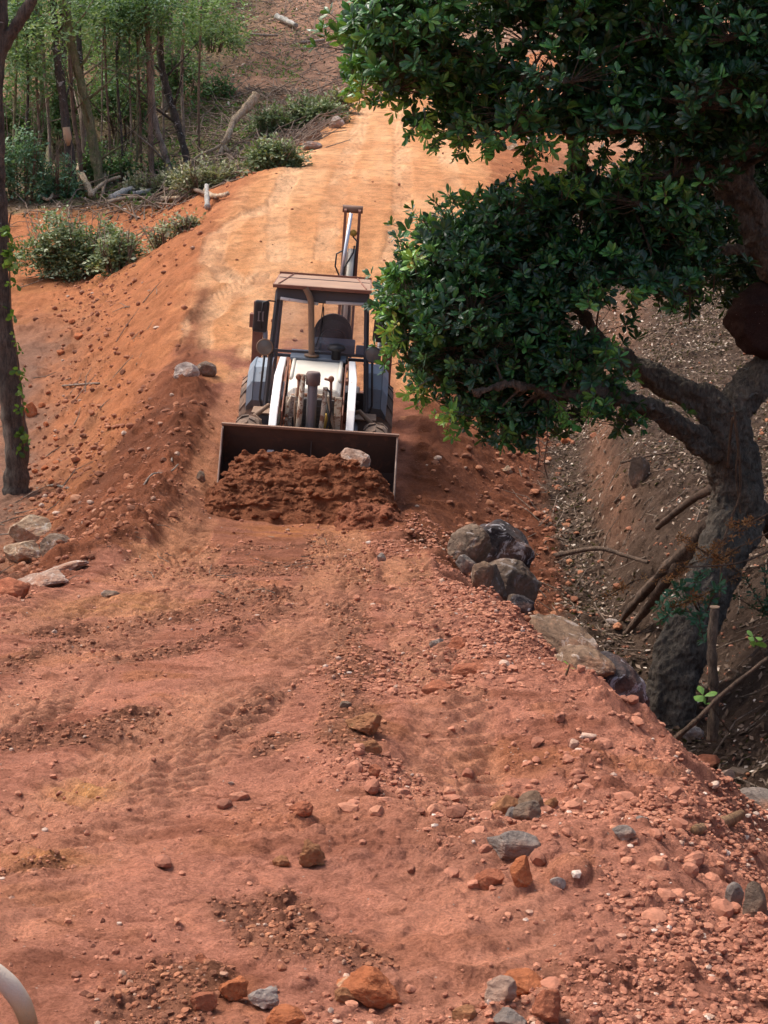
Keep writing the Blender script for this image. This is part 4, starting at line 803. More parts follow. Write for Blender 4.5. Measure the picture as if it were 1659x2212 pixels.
part('boom_cylinder', lambda b: b.tube([(.37, 5.26, 3.25), (.36, 5.15, 2.0)], .062, 14), cream, boom, 0, True)
part('grease_cap', lambda b: b.lathe([(0, -.04), (.055, -.03), (.06, .03), (0, .04)], (.38, 5.28, 3.5), 'y', 14), yel, boom, 0, True)
for pts in ([(.24, 5.2, 3.22), (.13, 5.16, 3.16), (.12, 5.15, 2.96), (.20, 5.14, 2.8)], [(.41, 5.2, 3.3), (.40, 5.12, 3.2), (.27, 5.1, 2.95), (.26, 5.1, 2.5)], [(.38, 5.2, 3.45), (.45, 5.14, 3.38), (.43, 5.12, 3.1), (.42, 5.1, 2.5)]):
    part('hose', lambda b: b.tube(pts, .014, 6), black, boom, 0, True)
for sx in (-1, 1):
    st = part('stabiliser', lambda b: (b.box((sx * 1.06, 4.78, 1.45), (.16, .15, 1.8)), b.box((sx * 1.06, 4.70, 2.05), (.26, .2, .22))), rustred, T, .01)
    part('pad', lambda b: b.box((sx * 1.08, 4.80, .36), (.36, .36, .06)), dgrey, st, .01)
    part('cylinder', lambda b: b.tube([(sx * .93, 4.66, 1.9), (sx * .90, 4.66, 1.0)], .04, 12), steel, st, 0, True)
# ================================================================ LEAVES
# leaf template: base(0) m1 m2 tip + left/right; length 1 along +y, folded a little
LT = np.array([(0, 0, 0), (0, .38, .05), (0, .72, .03), (0, 1, -.06), (-.13, .30, .0), (.13, .30, 0), (-.21, .66, -.03), (.21, .66, -.03), (-.12, .90, -.05), (.12, .90, -.05)])
LF = np.array([(0, 5, 1, 4), (4, 1, 2, 6), (1, 5, 7, 2), (6, 2, 3, 8), (2, 7, 9, 3)])
LF_S = np.array([(0, 1, 2, 3)]); LT_S = np.array([(0, 0, 0), (.26, .5, .06), (0, 1, 0), (-.26, .5, .06)])
def leaves(mb, pos, dirv, nor, size, wid, rnd, simple=False):
    """pos, dirv (tip direction), nor: (n,3); size, wid, rnd: (n,)"""
    Tm, Fm = (LT_S, LF_S) if simple else (LT, LF)
    d = dirv / (np.linalg.norm(dirv, axis=1, keepdims=True) + 1e-9); x = np.cross(d, nor); x /= (np.linalg.norm(x, axis=1, keepdims=True) + 1e-9); z = np.cross(x, d)
    V = pos[:, None] + (x[:, None] * (Tm[None, :, 0:1] * wid[:, None, None]) + d[:, None] * Tm[None, :, 1:2] + z[:, None] * Tm[None, :, 2:3]) * size[:, None, None]
    n = len(pos); F_ = (Fm[None] + (np.arange(n) * len(Tm))[:, None, None]).reshape(-1, 4)
    mb.add(V.reshape(-1, 3), F_, np.repeat(rnd, len(Tm)))
def rosettes(mb, C, A, rs, size=.10, wid=1.0, count=9, spread=(.15, 1.1), rbase=None, simple=False):
    """leaf whorls at C with axis A"""
    n = len(C); A = A / np.linalg.norm(A, axis=1, keepdims=True)
    h_ = np.where(np.abs(A[:, 2:3]) < .9, np.array([[0, 0, 1.]]), np.array([[1., 0, 0]])); B1 = np.cross(A, h_); B1 /= np.linalg.norm(B1, axis=1, keepdims=True); B2 = np.cross(A, B1)
    rb = rs.uniform(0, 1, n) if rbase is None else rbase
    rsz = rs.uniform(.6, 1.25, n)
    for k in range(count):
        q = 2 * PI * (k * .382 + rs.uniform(-.06, .06, n)); el = rs.uniform(spread[0], spread[1], n)
        rad = B1 * np.cos(q)[:, None] + B2 * np.sin(q)[:, None]
        d = rad * np.cos(el)[:, None] + A * np.sin(el)[:, None]; nr_ = A * np.cos(el)[:, None] - rad * np.sin(el)[:, None]
        d = d + rs.normal(0, .10, (n, 3)); sz = size * rs.uniform(.65, 1.15, n) * rsz
        leaves(mb, C + rad * .006 - A * rs.uniform(0, .03, n)[:, None], d, nr_, sz, np.full(n, wid) * rs.uniform(.85, 1.15, n), np.clip(rb + rs.normal(0, .10, n), 0, 1), simple)
def inpoly(px, py, poly):
    c = np.zeros(len(px), bool); n = len(poly); j = n - 1
    for i in range(n):
        xi, yi = poly[i]; xj, yj = poly[j]
        c ^= ((yi > py) != (yj > py)) & (px < (xj - xi) * (py - yi) / (yj - yi + 1e-12) + xi); j = i
    return c
def polydist(px, py, poly):
    d = np.full(len(px), 1e9); n = len(poly)
    for i in range(n):
        a = np.array(poly[i]); b = np.array(poly[(i + 1) % n]); L2 = ((b - a) ** 2).sum()
        t = np.clip(((px - a[0]) * (b[0] - a[0]) + (py - a[1]) * (b[1] - a[1])) / L2, 0, 1)
        d = np.minimum(d, np.hypot(px - a[0] - t * (b[0] - a[0]), py - a[1] - t * (b[1] - a[1])))
    return d
# ================================================================ THE BIG TREE OVER THE GULLY
M_leaf = leafmat('glossy_tree_leaf', [(0, (.006, .024, .014)), (.3, (.018, .068, .030)), (.55, (.070, .23, .05)), (.92, (.27, .52, .09)), (1, (.42, .34, .08))], .36, .2, .5)  # low stops carry the crown's inner shade, high stops its lit leaves
M_bark = barkmat('grey_brown_bark', (.085, .065, .05), (.22, .175, .135), (.28, .27, .23), .66)
M_root = barkmat('brown_root', (.075, .045, .03), (.20, .125, .085), None)
tree = thing('tree', 'big gnarled leaning tree with glossy dark leaves, filling the right side over the gully', 'tree', tuple(P(1440, 1560, 14)))
def wp(pts): return [P(u, v, Y) for u, v, Y, r in pts], [PXM(r, Y) for u, v, Y, r in pts]
def smooth_path(p, r, n=8):
    out = []; rr = []
    for i in range(len(p) - 1):
        p0 = p[max(i - 1, 0)]; p1 = p[i]; p2 = p[i + 1]; p3 = p[min(i + 2, len(p) - 1)]
        for k in range(n):
            t = k / n; t2 = t * t; t3 = t2 * t
            out.append(.5 * ((2 * p1) + (p2 - p0) * t + (2 * p0 - 5 * p1 + 4 * p2 - p3) * t2 + (3 * p1 - p0 - 3 * p2 + p3) * t3)); rr.append(r[i] + (r[i + 1] - r[i]) * t)
    out.append(p[-1]); rr.append(r[-1]); return out, rr
def limb(mb, p, r, sides=14, seed=0, knob=.10, loc=None):
    p, r = smooth_path(p, r); r = [x * (1 + knob * math.sin(i * 1.7 + seed) * .5 + knob * random.uniform(-.5, .5)) for i, x in enumerate(r)]
    if loc is not None: p = [q - loc for q in p]
    mb.tube(p, r, sides, gn=.13 if r[0] > .06 else .06)
TL = Vector(tree.location); SK = []
tb = MB(); lims = {
 'trunk': [(1418, 1650, 14.0, 84), (1432, 1570, 14.0, 66), (1462, 1450, 14.1, 55), (1505, 1330, 14.3, 54), (1548, 1220, 14.6, 56), (1592, 1120, 14.9, 60), (1592, 1030, 15.0, 56), (1572, 950, 15.0, 52), (1562, 885, 15.0, 48)],
 'l1': [(1568, 905, 15.0, 42), (1520, 868, 15.0, 34), (1440, 830, 15.0, 29), (1370, 790, 15.0, 25), (1290, 760, 14.8, 20), (1200, 745, 14.5, 16), (1100, 720, 14.3, 12), (1010, 690, 14.1, 8)],
 'l2': [(1575, 985, 15.0, 34), (1500, 945, 14.8, 27), (1440, 900, 14.6, 23), (1370, 868, 14.3, 19), (1290, 850, 14.0, 15), (1200, 850, 13.8, 11), (1110, 830, 13.6, 8), (1030, 850, 13.5, 5)],
 'r1': [(1562, 915, 15.0, 44), (1605, 860, 15.1, 42), (1660, 790, 15.2, 38), (1710, 720, 15.3, 36), (1715, 640, 15.2, 36), (1670, 560, 15.0, 40), (1640, 500, 15.0, 40), (1605, 420, 14.9, 36), (1560, 380, 14.8, 33)],
 'arch': [(1565, 385, 14.8, 30), (1500, 368, 14.7, 26), (1430, 378, 14.6, 24), (1370, 405, 14.5, 22), (1310, 415, 14.4, 20), (1262, 380, 14.3, 18), (1245, 330, 14.2, 16), (1225, 250, 14.1, 12), (1150, 180, 13.9, 8), (1050, 130, 13.8, 5)],
 'up1': [(1600, 410, 14.9, 30), (1590, 320, 15.0, 28), (1560, 240, 15.0, 26), (1530, 140, 14.9, 22), (1520, 90, 14.8, 18), (1545, 40, 14.7, 14), (1600, 0, 14.6, 10), (1680, -40, 14.6, 8)],
 'up2': [(1530, 120, 14.9, 12), (1480, 60, 14.8, 10), (1420, 42, 14.7, 8), (1340, 60, 14.6, 6), (1250, 40, 14.5, 4)],
 'up3': [(1590, 320, 15.0, 24), (1680, 220, 15.3, 20), (1760, 60, 15.5, 16), (1800, -120, 15.5, 10)],
 'top': [(1520, 90, 14.8, 16), (1440, -60, 14.5, 14), (1280, -140, 14.2, 11), (1080, -120, 13.9, 8), (900, -40, 13.6, 5)],
 'low': [(1330, 780, 14.9, 14), (1240, 660, 14.7, 11), (1120, 560, 14.5, 8), (1000, 520, 14.3, 5), (920, 540, 14.2, 3)],
 'low2': [(1640, 540, 15.0, 10), (1560, 540, 15.0, 9), (1500, 535, 15.0, 8), (1400, 560, 14.9, 6)],
}
for k, (nm, pts) in enumerate(lims.items()):
    p_, r_ = wp(pts); limb(tb, p_, r_, 28 if k < 6 else 12, k, .05, TL)
    SK += [(q, rr) for q, rr in zip(*smooth_path(p_, r_))][2 if nm == 'trunk' else 0:]
trunk_o = tb.build('trunk', M_bark, tree, smooth=True)
def roughen(o, size, strength, lv=1):
    tx = bpy.data.textures.new('bark_noise', 'CLOUDS'); tx.noise_scale = size; tx.noise_depth = 4
    if lv: m_ = o.modifiers.new('sub', 'SUBSURF'); m_.subdivision_type = 'SIMPLE'; m_.levels = lv; m_.render_levels = lv
    m_ = o.modifiers.new('rough', 'DISPLACE'); m_.texture = tx; m_.texture_coords = 'LOCAL'; m_.strength = strength; m_.mid_level = .5
roughen(trunk_o, .16, .10, 2)
tx2 = bpy.data.textures.new('bark_cracks', 'CLOUDS'); tx2.noise_scale = .045; tx2.noise_depth = 3; m_ = trunk_o.modifiers.new('cracks', 'DISPLACE'); m_.texture = tx2; m_.texture_coords = 'LOCAL'; m_.strength = .05
for pts in ([(1585, 1075, 14.9, 26), (1545, 1120, 15.2, 20), (1490, 1180, 15.8, 16), (1420, 1250, 16.6, 13), (1365, 1310, 17.2, 9), (1340, 1345, 17.6, 6)],
            [(1575, 1130, 14.9, 24), (1520, 1170, 15.6, 18), (1450, 1240, 16.3, 14), (1400, 1310, 16.9, 10), (1350, 1370, 17.2, 6)],
            [(1570, 1050, 15.0, 16), (1530, 1060, 15.6, 10), (1480, 1090, 16.6, 8), (1420, 1140, 17.6, 6)],
            [(1630, 1100, 15.0, 30), (1690, 1150, 15.2, 24), (1760, 1200, 15.4, 18)]):
    b_ = MB(); p_, r_ = wp(pts); limb(b_, p_, r_, 10, 3, .25, TL); b_.build('root', M_root, tree, smooth=True)
SKP = np.array([q[:] for q, r in SK]); SKR = np.array([r for q, r in SK])
def crown(poly_px, Y0, thick, nros, seed, cl=1.0, holes=(), leaf=.10, subs=90, fr=.8, bright=None, cull=None):
    """rosettes spread through a rounded volume whose silhouette is poly (traced at depth Y0)"""
    rs = np.random.RandomState(seed)
    poly = [(P(u, v, Y0).x, P(u, v, Y0).z) for u, v in poly_px]; hol = [[(P(u, v, Y0).x, P(u, v, Y0).z) for u, v in h] for h in holes]
    a = np.array(poly); lo, hi = a.min(0), a.max(0)
    def sample(n):
        X = []; 
        while sum(len(q) for q in X) < n:
            p = rs.uniform(lo, hi, (n * 2, 2)); nn = .10 * np.stack([fbm(p[:, 0], p[:, 1], 2.2, 2, seed), fbm(p[:, 0], p[:, 1], 2.2, 2, seed + 9)], 1)
            ok = inpoly(p[:, 0] + nn[:, 0], p[:, 1] + nn[:, 1], poly)
            for h in hol: ok &= ~inpoly(p[:, 0] + nn[:, 0], p[:, 1] + nn[:, 1], h)
            ok &= (fbm(p[:, 0], p[:, 1], 1.6, 3, seed + 20) > -.33 + cl * .0) | (rs.uniform(0, 1, len(p)) < .35)
            X.append(p[ok])
        p = np.concatenate(X)[:n]; d = polydist(p[:, 0], p[:, 1], poly)
        for h in hol: d = np.minimum(d, polydist(p[:, 0], p[:, 1], h) * 1.5)
        t = thick * np.sqrt(np.clip(1 - (1 - np.clip(d / .9, 0, 1)) ** 2, .02, 1))
        return p, t
    p, t = sample(subs); sub = np.stack([p[:, 0], Y0 + rs.uniform(-1, 1, len(p)) * t * .6, p[:, 1]], 1)
    near = rs.choice(len(sub), nros); v = rs.normal(0, 1, (nros, 3)); v[:, 2] = np.abs(v[:, 2]) * 1.1 - .35; v /= np.linalg.norm(v, axis=1, keepdims=True)
    R0 = rs.uniform(.20, .52, len(sub)); C = sub[near] + v * (R0[near] * rs.uniform(.55, 1.1, nros) ** .6)[:, None] * np.array([1.15, 1.1, .85])
    ok = inpoly(C[:, 0] + .2 * fbm(C[:, 0], C[:, 2], 2.6, 2, seed + 31), C[:, 2] + .2 * fbm(C[:, 0], C[:, 2], 2.6, 2, seed + 37), poly)
    for h in hol: ok &= ~inpoly(C[:, 0], C[:, 2], h)
    ok |= rs.uniform(0, 1, nros) < .06
    C = C[ok]; near = near[ok]; v = v[ok]
    A = v * .75 + np.array([-.12, -.15, .55]) + rs.normal(0, .28, C.shape)
    return C, A, sub, near, rs
crowns = []
UP = [(752, 110), (756, 60), (780, 20), (800, -40), (850, -150), (1100, -260), (1450, -280), (1800, -220), (1860, 100), (1800, 330), (1660, 330), (1600, 370), (1540, 430), (1470, 400), (1400, 420), (1330, 350), (1270, 330), (1195, 295), (1150, 325), (1090, 330), (1060, 300), (1005, 312), (940, 300), (915, 270), (870, 262), (850, 225), (790, 205), (765, 195), (745, 160)]
LO = [(815, 650), (845, 610), (855, 560), (905, 560), (925, 500), (960, 450), (1040, 440), (1120, 405), (1200, 395), (1290, 410), (1400, 400), (1480, 400), (1560, 480), (1530, 590), (1470, 640), (1400, 650), (1330, 600), (1290, 640), (1240, 640), (1190, 650), (1185, 715), (1270, 740), (1330, 770), (1350, 810), (1345, 870), (1380, 900), (1335, 925), (1300, 880), (1240, 870), (1190, 905), (1150, 950), (1090, 930), (1030, 940), (975, 905), (965, 860), (900, 850), (880, 800), (850, 740), (830, 700)]
crown_mb = MB(); twig_mb = MB()
for (poly, Y0, th_, n_, sd_, holes, subs, lf_) in (
    (UP, 14.0, 1.6, 6400, 401, [[(1080, 60), (1130, 50), (1140, 95), (1090, 110)], [(860, 225), (905, 215), (900, 240)], [(1105, 215), (1140, 200), (1150, 225)], [(1010, 185), (1040, 180), (1035, 205)]], 190, .112),
    (LO, 14.2, 1.3, 5400, 402, [[(1230, 700), (1270, 670), (1310, 690), (1300, 730), (1250, 715)], [(1080, 700), (1130, 690), (1120, 730)], [(1040, 850), (1075, 845), (1065, 870)]], 150, .10)):
    C, A, sub, near, rs = crown(poly, Y0, th_, n_, sd_, holes=holes, subs=subs); n_ = len(C)
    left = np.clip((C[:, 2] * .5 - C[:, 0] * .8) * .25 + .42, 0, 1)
    rb = np.clip(.14 + .45 * rs.beta(1.5, 3, n_) + .62 * left ** 1.2 * rs.uniform(0, 1, n_), 0, 1)  # skylight painted into leaf tone: brighter upwards and to the left
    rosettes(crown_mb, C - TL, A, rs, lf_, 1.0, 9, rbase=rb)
    for i, s3 in enumerate(sub):
        d2 = ((SKP - s3) ** 2).sum(1); j = d2.argmin(); a0 = Vector(SKP[j]) - TL; b0 = Vector(s3) - TL; r0 = min(.03, SKR[j] * .5)
        mid = (a0 + b0) * .5 + Vector((random.uniform(-.1, .1), random.uniform(-.1, .1), random.uniform(-.05, .18)))
        pp, rr = smooth_path([a0, mid, b0], [r0, r0 * .6, r0 * .35], 4); twig_mb.tube(pp, rr, 5)
    for i in range(0, n_):
        if rs.uniform() < .75:
            a0 = sub[near[i]] - TL; b0 = C[i] - TL; m0 = (a0 + b0) / 2 + rs.normal(0, .02, 3); twig_mb.tube([a0, m0, b0], [.006, .004, .003], 3, cap=False)
# shoots around the outline, left ones coloured brighter to stand for light
rs = np.random.RandomState(76)
for poly, Y0 in ((UP, 13.6), (LO, 13.8)):
    cen = np.array(poly).mean(0)
    for i in range(len(poly)):
        a0 = np.array(poly[i], float); b0 = np.array(poly[(i + 1) % len(poly)], float); L_ = np.hypot(*(b0 - a0))
        for k in range(max(1, int(L_ / 22))):
            q = a0 + (b0 - a0) * rs.uniform(); 
            if q[1] < -30 or q[0] > 1500: continue
            nrm = np.array([(b0 - a0)[1], -(b0 - a0)[0]]) / (L_ + 1e-6); nrm = nrm if nrm @ (q - cen) > 0 else -nrm
            ln_ = rs.uniform(5, 30); e_ = q + nrm * ln_ + np.array([rs.uniform(-14, 14), rs.uniform(-6, 12)]); e_[0] = max(e_[0], (745 if poly is UP else 828) + rs.uniform(0, 14)); st_ = q - nrm * 30; Yq = Y0 + rs.uniform(-.5, .9)
            p0, p1 = P(st_[0], st_[1], Yq), P(e_[0], e_[1], Yq - .1); twig_mb.tube([p0 - TL, (p0 + p1) / 2 - TL + Vector((0, 0, .02)), p1 - TL], [.006, .005, .003], 4)
            m_ = 3 + int(ln_ / 10); t = np.linspace(.25, 1, m_)[:, None]; C = np.array(p0)[None] * (1 - t) + np.array(p1)[None] * t + rs.normal(0, .015, (m_, 3))
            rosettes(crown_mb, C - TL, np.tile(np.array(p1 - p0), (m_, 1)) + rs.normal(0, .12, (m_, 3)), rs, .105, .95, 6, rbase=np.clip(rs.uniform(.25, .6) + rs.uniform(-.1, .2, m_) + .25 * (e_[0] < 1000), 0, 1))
rs = np.random.RandomState(77)
for (u0, v0, u1, v1) in ((900, 560, 862, 515), (930, 500, 905, 470), (960, 470, 935, 430), (870, 610, 838, 590), (990, 450, 968, 420), (1010, 440, 1040, 410), (880, 640, 828, 640), (820, 230, 800, 215), (900, 270, 880, 300), (1000, 300, 985, 345), (950, 300, 935, 320)):
    a0 = P(u0, v0, 13.6); b0 = P(u1, v1, 13.5); twig_mb.tube([a0 - TL, (a0 + b0) / 2 + Vector((0, 0, .02)) - TL, b0 - TL], [.007, .006, .004], 5)
    t = np.linspace(0.2, 1, 6)[:, None]; C = np.array(a0)[None] * (1 - t) + np.array(b0)[None] * t; rosettes(crown_mb, C - TL, np.tile(np.array(b0 - a0), (6, 1)) + rs.normal(0, .1, (6, 3)), rs, .085, .8, 5, rbase=rs.uniform(.3, .6, 6))
crown_mb.build('crown', M_leaf, tree); twig_mb.build('twigs', M_bark, tree, smooth=True)
# thin rear canopy and unseen crown above and to the right, added to shade the gully
rb = MB(); 
for poly, Y0, th_, n_, sd_, sb_ in (([(1330, -60), (1800, -60), (1800, 620), (1640, 640), (1560, 600), (1600, 500), (1540, 420), (1440, 380), (1340, 300)], 16.6, 1.0, 3000, 409, 80), ([(1200, 420), (1280, 360), (1400, 330), (1560, 320), (1780, 280), (1780, 720), (1640, 700), (1560, 660), (1480, 680), (1400, 640), (1330, 560), (1260, 520)], 15.9, .9, 3000, 411, 90)):
    C, A, sub, near, rs = crown(poly, Y0, th_, n_, sd_, subs=sb_); rosettes(rb, C - TL, A, rs, .105, .9, 7, rbase=rs.uniform(0.0, .4, len(C)))  # rear leaves use the dark stops, as shade inside the crown
rb.build('rear_foliage', M_leaf, tree)
rs = np.random.RandomState(99); C = rs.normal(0, 1, (4200, 3)); C /= np.linalg.norm(C, axis=1, keepdims=True); C = C * rs.uniform(.5, 1, (4200, 1)) ** .5 * np.array([5.2, 4.2, 2.6]) + np.array([4.6, 15.6, 4.4])
C = C[(C[:, 2] > .16 * C[:, 1]) | (C[:, 0] > .31 * C[:, 1])]; C = C[C[:, 2] > -.5]; rb = MB(); rosettes(rb, C - TL, C - np.array([4.6, 15.6, 2.5]), rs, .2, 1.0, 7, rbase=rs.uniform(.1, .6, len(C)), simple=True); rb.build('unseen_upper_foliage', M_leaf, tree)
# termite nest on the limb at the right edge
V, F = rock_shape(5, 61, (.38, .36, .36), 3, .14); b_ = MB(); b_.add(V, F); o = b_.build('termite_nest', soilmat('nest_crust', (.075, .04, .032)), smooth=True, loc=tuple(P(1655, 690, 15.1)))
tag(o, 'large dark reddish brown nest clinging to the bent trunk at the right edge', 'termite nest')
# hanging vines
M_vine = barkmat('vine_stem', (.11, .06, .035), (.24, .14, .085)); M_vleaf = leafmat('vine_leaf', [(0, (.03, .085, .02)), (1, (.12, .26, .05))], .5, .3)
for k, (pts, r_, lb) in enumerate([([(1572, 1010, 14.6, 0), (1585, 900, 14.5, 0), (1600, 1050, 14.5, 0), (1580, 1120, 14.4, 0), (1562, 1180, 14.3, 0), (1555, 1290, 14.1, 0)], .014, 'thick brown vine twisting down the front of the leaning trunk'),
    ([(1585, 880, 14.5, 0), (1596, 960, 14.5, 0), (1590, 1020, 14.5, 0), (1600, 1110, 14.5, 0)], .010, 'thin tan vine hanging over the fork of the leaning trunk'),
    ([(1180, 900, 13.6, 0), (1182, 950, 13.6, 0), (1176, 1000, 13.6, 0), (1184, 1035, 13.6, 0)], .006, 'thin brown vine dangling under the lower leaves, right one of two'),
    ([(1160, 930, 13.6, 0), (1165, 980, 13.6, 0), (1158, 1020, 13.6, 0)], .006, 'short brown vine dangling under the lower leaves, left one of two'),
    ([(1390, 300, 14.3, 0), (1396, 420, 14.3, 0), (1480, 560, 14.3, 0), (1490, 700, 14.4, 0)], .008, 'dark vine sagging from the arching limb to the right'),
    ([(1285, 800, 14.6, 0), (1290, 690, 14.5, 0), (1310, 600, 14.5, 0), (1330, 500, 14.4, 0)], .009, 'dark vine curving through the gap in the leaves'),
    ([(1545, 400, 14.6, 0), (1548, 520, 14.6, 0), (1540, 640, 14.6, 0)], .007, 'straight vine hanging below the bend of the upper limb'),
    ([(1500, 385, 14.6, 0), (1504, 500, 14.6, 0), (1498, 590, 14.6, 0)], .007, 'straight vine hanging left of the one below the bend')]):
    p_, _ = wp(pts); pp, _r = smooth_path(p_, [r_] * len(p_)); b_ = MB(); b_.tube(pp, r_, 6); tag(b_.build('vine', M_vine, smooth=True), lb, 'vine', 'vines hanging in the big tree')
# ================================================================ UNDER THE TREE
def tube_thing(name, pts, rads, m, label, cat, sides=10, group=None, knob=.2):
    b_ = MB(); limb(b_, pts, rads, sides, 1, knob); return tag(b_.build(name, m, smooth=True), label, cat, group)
M_cut = paint('cut_wood', (.50, .33, .20), (.3, .18, .1), .6, .8)
stk = thing('wooden_stake', 'sawn-off weathered stake standing right of the leaning trunk', 'stake', tuple(P(1545, 1575, 12.6)))
sl = Vector(stk.location); b_ = MB(); limb(b_, [P(1538, 1600, 12.6) - sl, P(1542, 1500, 12.6) - sl, P(1538, 1400, 12.6) - sl, P(1544, 1312, 12.6) - sl], [.048, .043, .04, .042], 10, 2, .25); b_.build('post', barkmat('weathered_stake', (.13, .085, .06), (.33, .23, .16)), stk, smooth=True)
b_ = MB(); b_.lathe([(0, .004), (.042, .004), (.042, -.004), (0, -.004)], tuple(P(1544, 1311, 12.6) - sl), n=14); b_.build('cut_top', M_cut, stk)
def plant(name, stems, lf, label, cat, m, seed, leafsize, wid=1.0, cnt=6, mstem=M_vine, rb=(.3, .7), spread=(.0, .9)):
    t0 = thing(name, label, cat, tuple(stems[0][0])); L0 = Vector(t0.location); rs = np.random.RandomState(seed); sm = MB(); lm = MB()
    for st in stems:
        p_ = [Vector(q) - L0 for q in st]; pp, rr = smooth_path(p_, list(np.linspace(.008, .003, len(p_)))); sm.tube(pp, rr, 5)
        n = lf; idx_ = rs.uniform(.3, 1, n) * (len(pp) - 1); C = np.array([pp[int(i)] for i in idx_]) + rs.normal(0, .02, (n, 3)); C[-1] = pp[-1]
        A = rs.normal(0, .6, (n, 3)) + np.array([0, -.3, .8]); rosettes(lm, C, A, rs, leafsize, wid, cnt, rbase=rs.uniform(*rb, n), spread=spread)
    sm.build('stem', mstem, t0, smooth=True); lm.build('leaves', m, t0); return t0
M_teal = leafmat('bluish_leaf', [(0, (.03, .09, .05)), (.5, (.06, .16, .085)), (1, (.12, .26, .12))], .5, .2)
M_lime = leafmat('young_leaf', [(0, (.16, .36, .07)), (1, (.30, .52, .12))], .5, .35)
M_dead = leafmat('dead_orange_leaf', [(0, (.16, .06, .025)), (.5, (.30, .12, .045)), (1, (.42, .22, .09))], .8, .1, .1)
plant('shrub', [[P(1520, 1340, 13.2), P(1490, 1290, 13.1), P(1460, 1310, 13.0)], [P(1520, 1340, 13.2), P(1500, 1260, 13.1), P(1530, 1230, 13.0)], [P(1520, 1340, 13.2), P(1470, 1270, 13.1), P(1420, 1310, 13.0)], [P(1520, 1340, 13.2), P(1510, 1330, 13.0), P(1520, 1385, 12.9)], [P(1520, 1340, 13.2), P(1480, 1320, 13.0), P(1425, 1340, 12.9)], [P(1520, 1340, 13.2), P(1540, 1290, 13.0), P(1560, 1270, 12.9)]], 9, 'bluish green shrub in front of the leaning trunk', 'shrub', M_teal, 3, .085, .9, 6)
plant('sapling', [[P(1575, 1580, 12.2), P(1540, 1530, 12.1), P(1520, 1500, 12.0)]], 2, 'young plant with lime green leaves in front of the stake', 'sapling', M_lime, 6, .11, 1.6, 3, spread=(.1, .6))
plant('sapling', [[P(1680, 1500, 12.2), P(1650, 1420, 12.1), P(1630, 1375, 12.0)]], 2, 'lime green sapling at the right edge, above the other one', 'sapling', M_lime, 8, .12, 1.8, 3, spread=(.1, .6))
for k, (pts, lb) in enumerate([([(1700, 1130), (1600, 1180), (1500, 1215), (1370, 1255)], 'long dead branch with orange leaves reaching left in front of the trunk'),
    ([(1700, 1200), (1600, 1240), (1540, 1275), (1490, 1300)], 'dead orange-leaved branch ending behind the stake'),
    ([(1700, 1090), (1640, 1120), (1570, 1160), (1530, 1200)], 'dead orange fern-like branch against the trunk base')]):
    plant('dead_branch', [[P(u, v, 13.2 - .2 * k) for u, v in pts]] + [[P(u, v, 13.2 - .2 * k), P(u - 60, v + random.uniform(-50, 50), 13.0)] for u, v in pts[1:]] * 2, 16, lb, 'dead branch', M_dead, 20 + k, .035, .7, 6, rb=(.1, 1))
plant('bush', [[P(1660, 1330, 14.6), P(1650 + dx, 1250 + dy, 14.5)] for dx, dy in ((-40, 0), (0, -30), (20, 10), (-60, 40), (10, 60))], 10, 'dark green bush at the right edge behind the dead branches', 'bush', M_teal, 11, .06, 1, 6, rb=(0, .4))
for pts, r_, lb in (([(1200, 1200, 19.5), (1290, 1185, 19.3), (1350, 1200, 19.0), (1400, 1215, 18.6)], .035, 'crooked fallen branch across the gully below the root wall'),
    ([(1440, 1610, 10.9), (1500, 1560, 10.8), (1560, 1500, 10.9), (1660, 1420, 11.0)], .022, 'bare grey stick leaning up the right bank beside the stake'),
    ([(1700, 1170, 12.9), (1600, 1215, 12.8), (1480, 1225, 12.8)], .010, 'thin pale stick crossing in front of the tree base'),
    ([(1320, 840, 28, ), (1420, 900, 27), (1480, 960, 26)], .05, 'fallen limb lying on the leaf-strewn slope above the fork'),
    ([(1340, 1000, 22), (1400, 985, 22), (1460, 975, 22)], .02, 'pale root sticking out of the eroded bank')):
    tube_thing('fallen_branch', [P(*q) for q in pts], [r_ * (1 - .5 * i / len(pts)) for i in range(len(pts))], M_root, lb, 'branch')
b_ = MB(); pa = G(1500, 1795, .02); pb = G(1600, 1770, .03); p_ = [pa, pa.lerp(pb, .3) + Vector((0, -.02, .012)), pa.lerp(pb, .7) + Vector((0, -.01, .015)), pb + Vector((0, 0, .03))]
limb(b_, p_, [.016, .024, .024, .017], 10, 5, .15); tag(b_.build('curved_root', barkmat('tan_root', (.30, .15, .07), (.52, .30, .16)), smooth=True), 'curved tan root piece lying on the right foreground slope', 'root')
# eroded bank stones
rock(1380, 1050, 44, 80, 'dull', 'upright brown stone set in the eroded gully wall', seed=301, deep=.7, rough=.08, sink=.3)
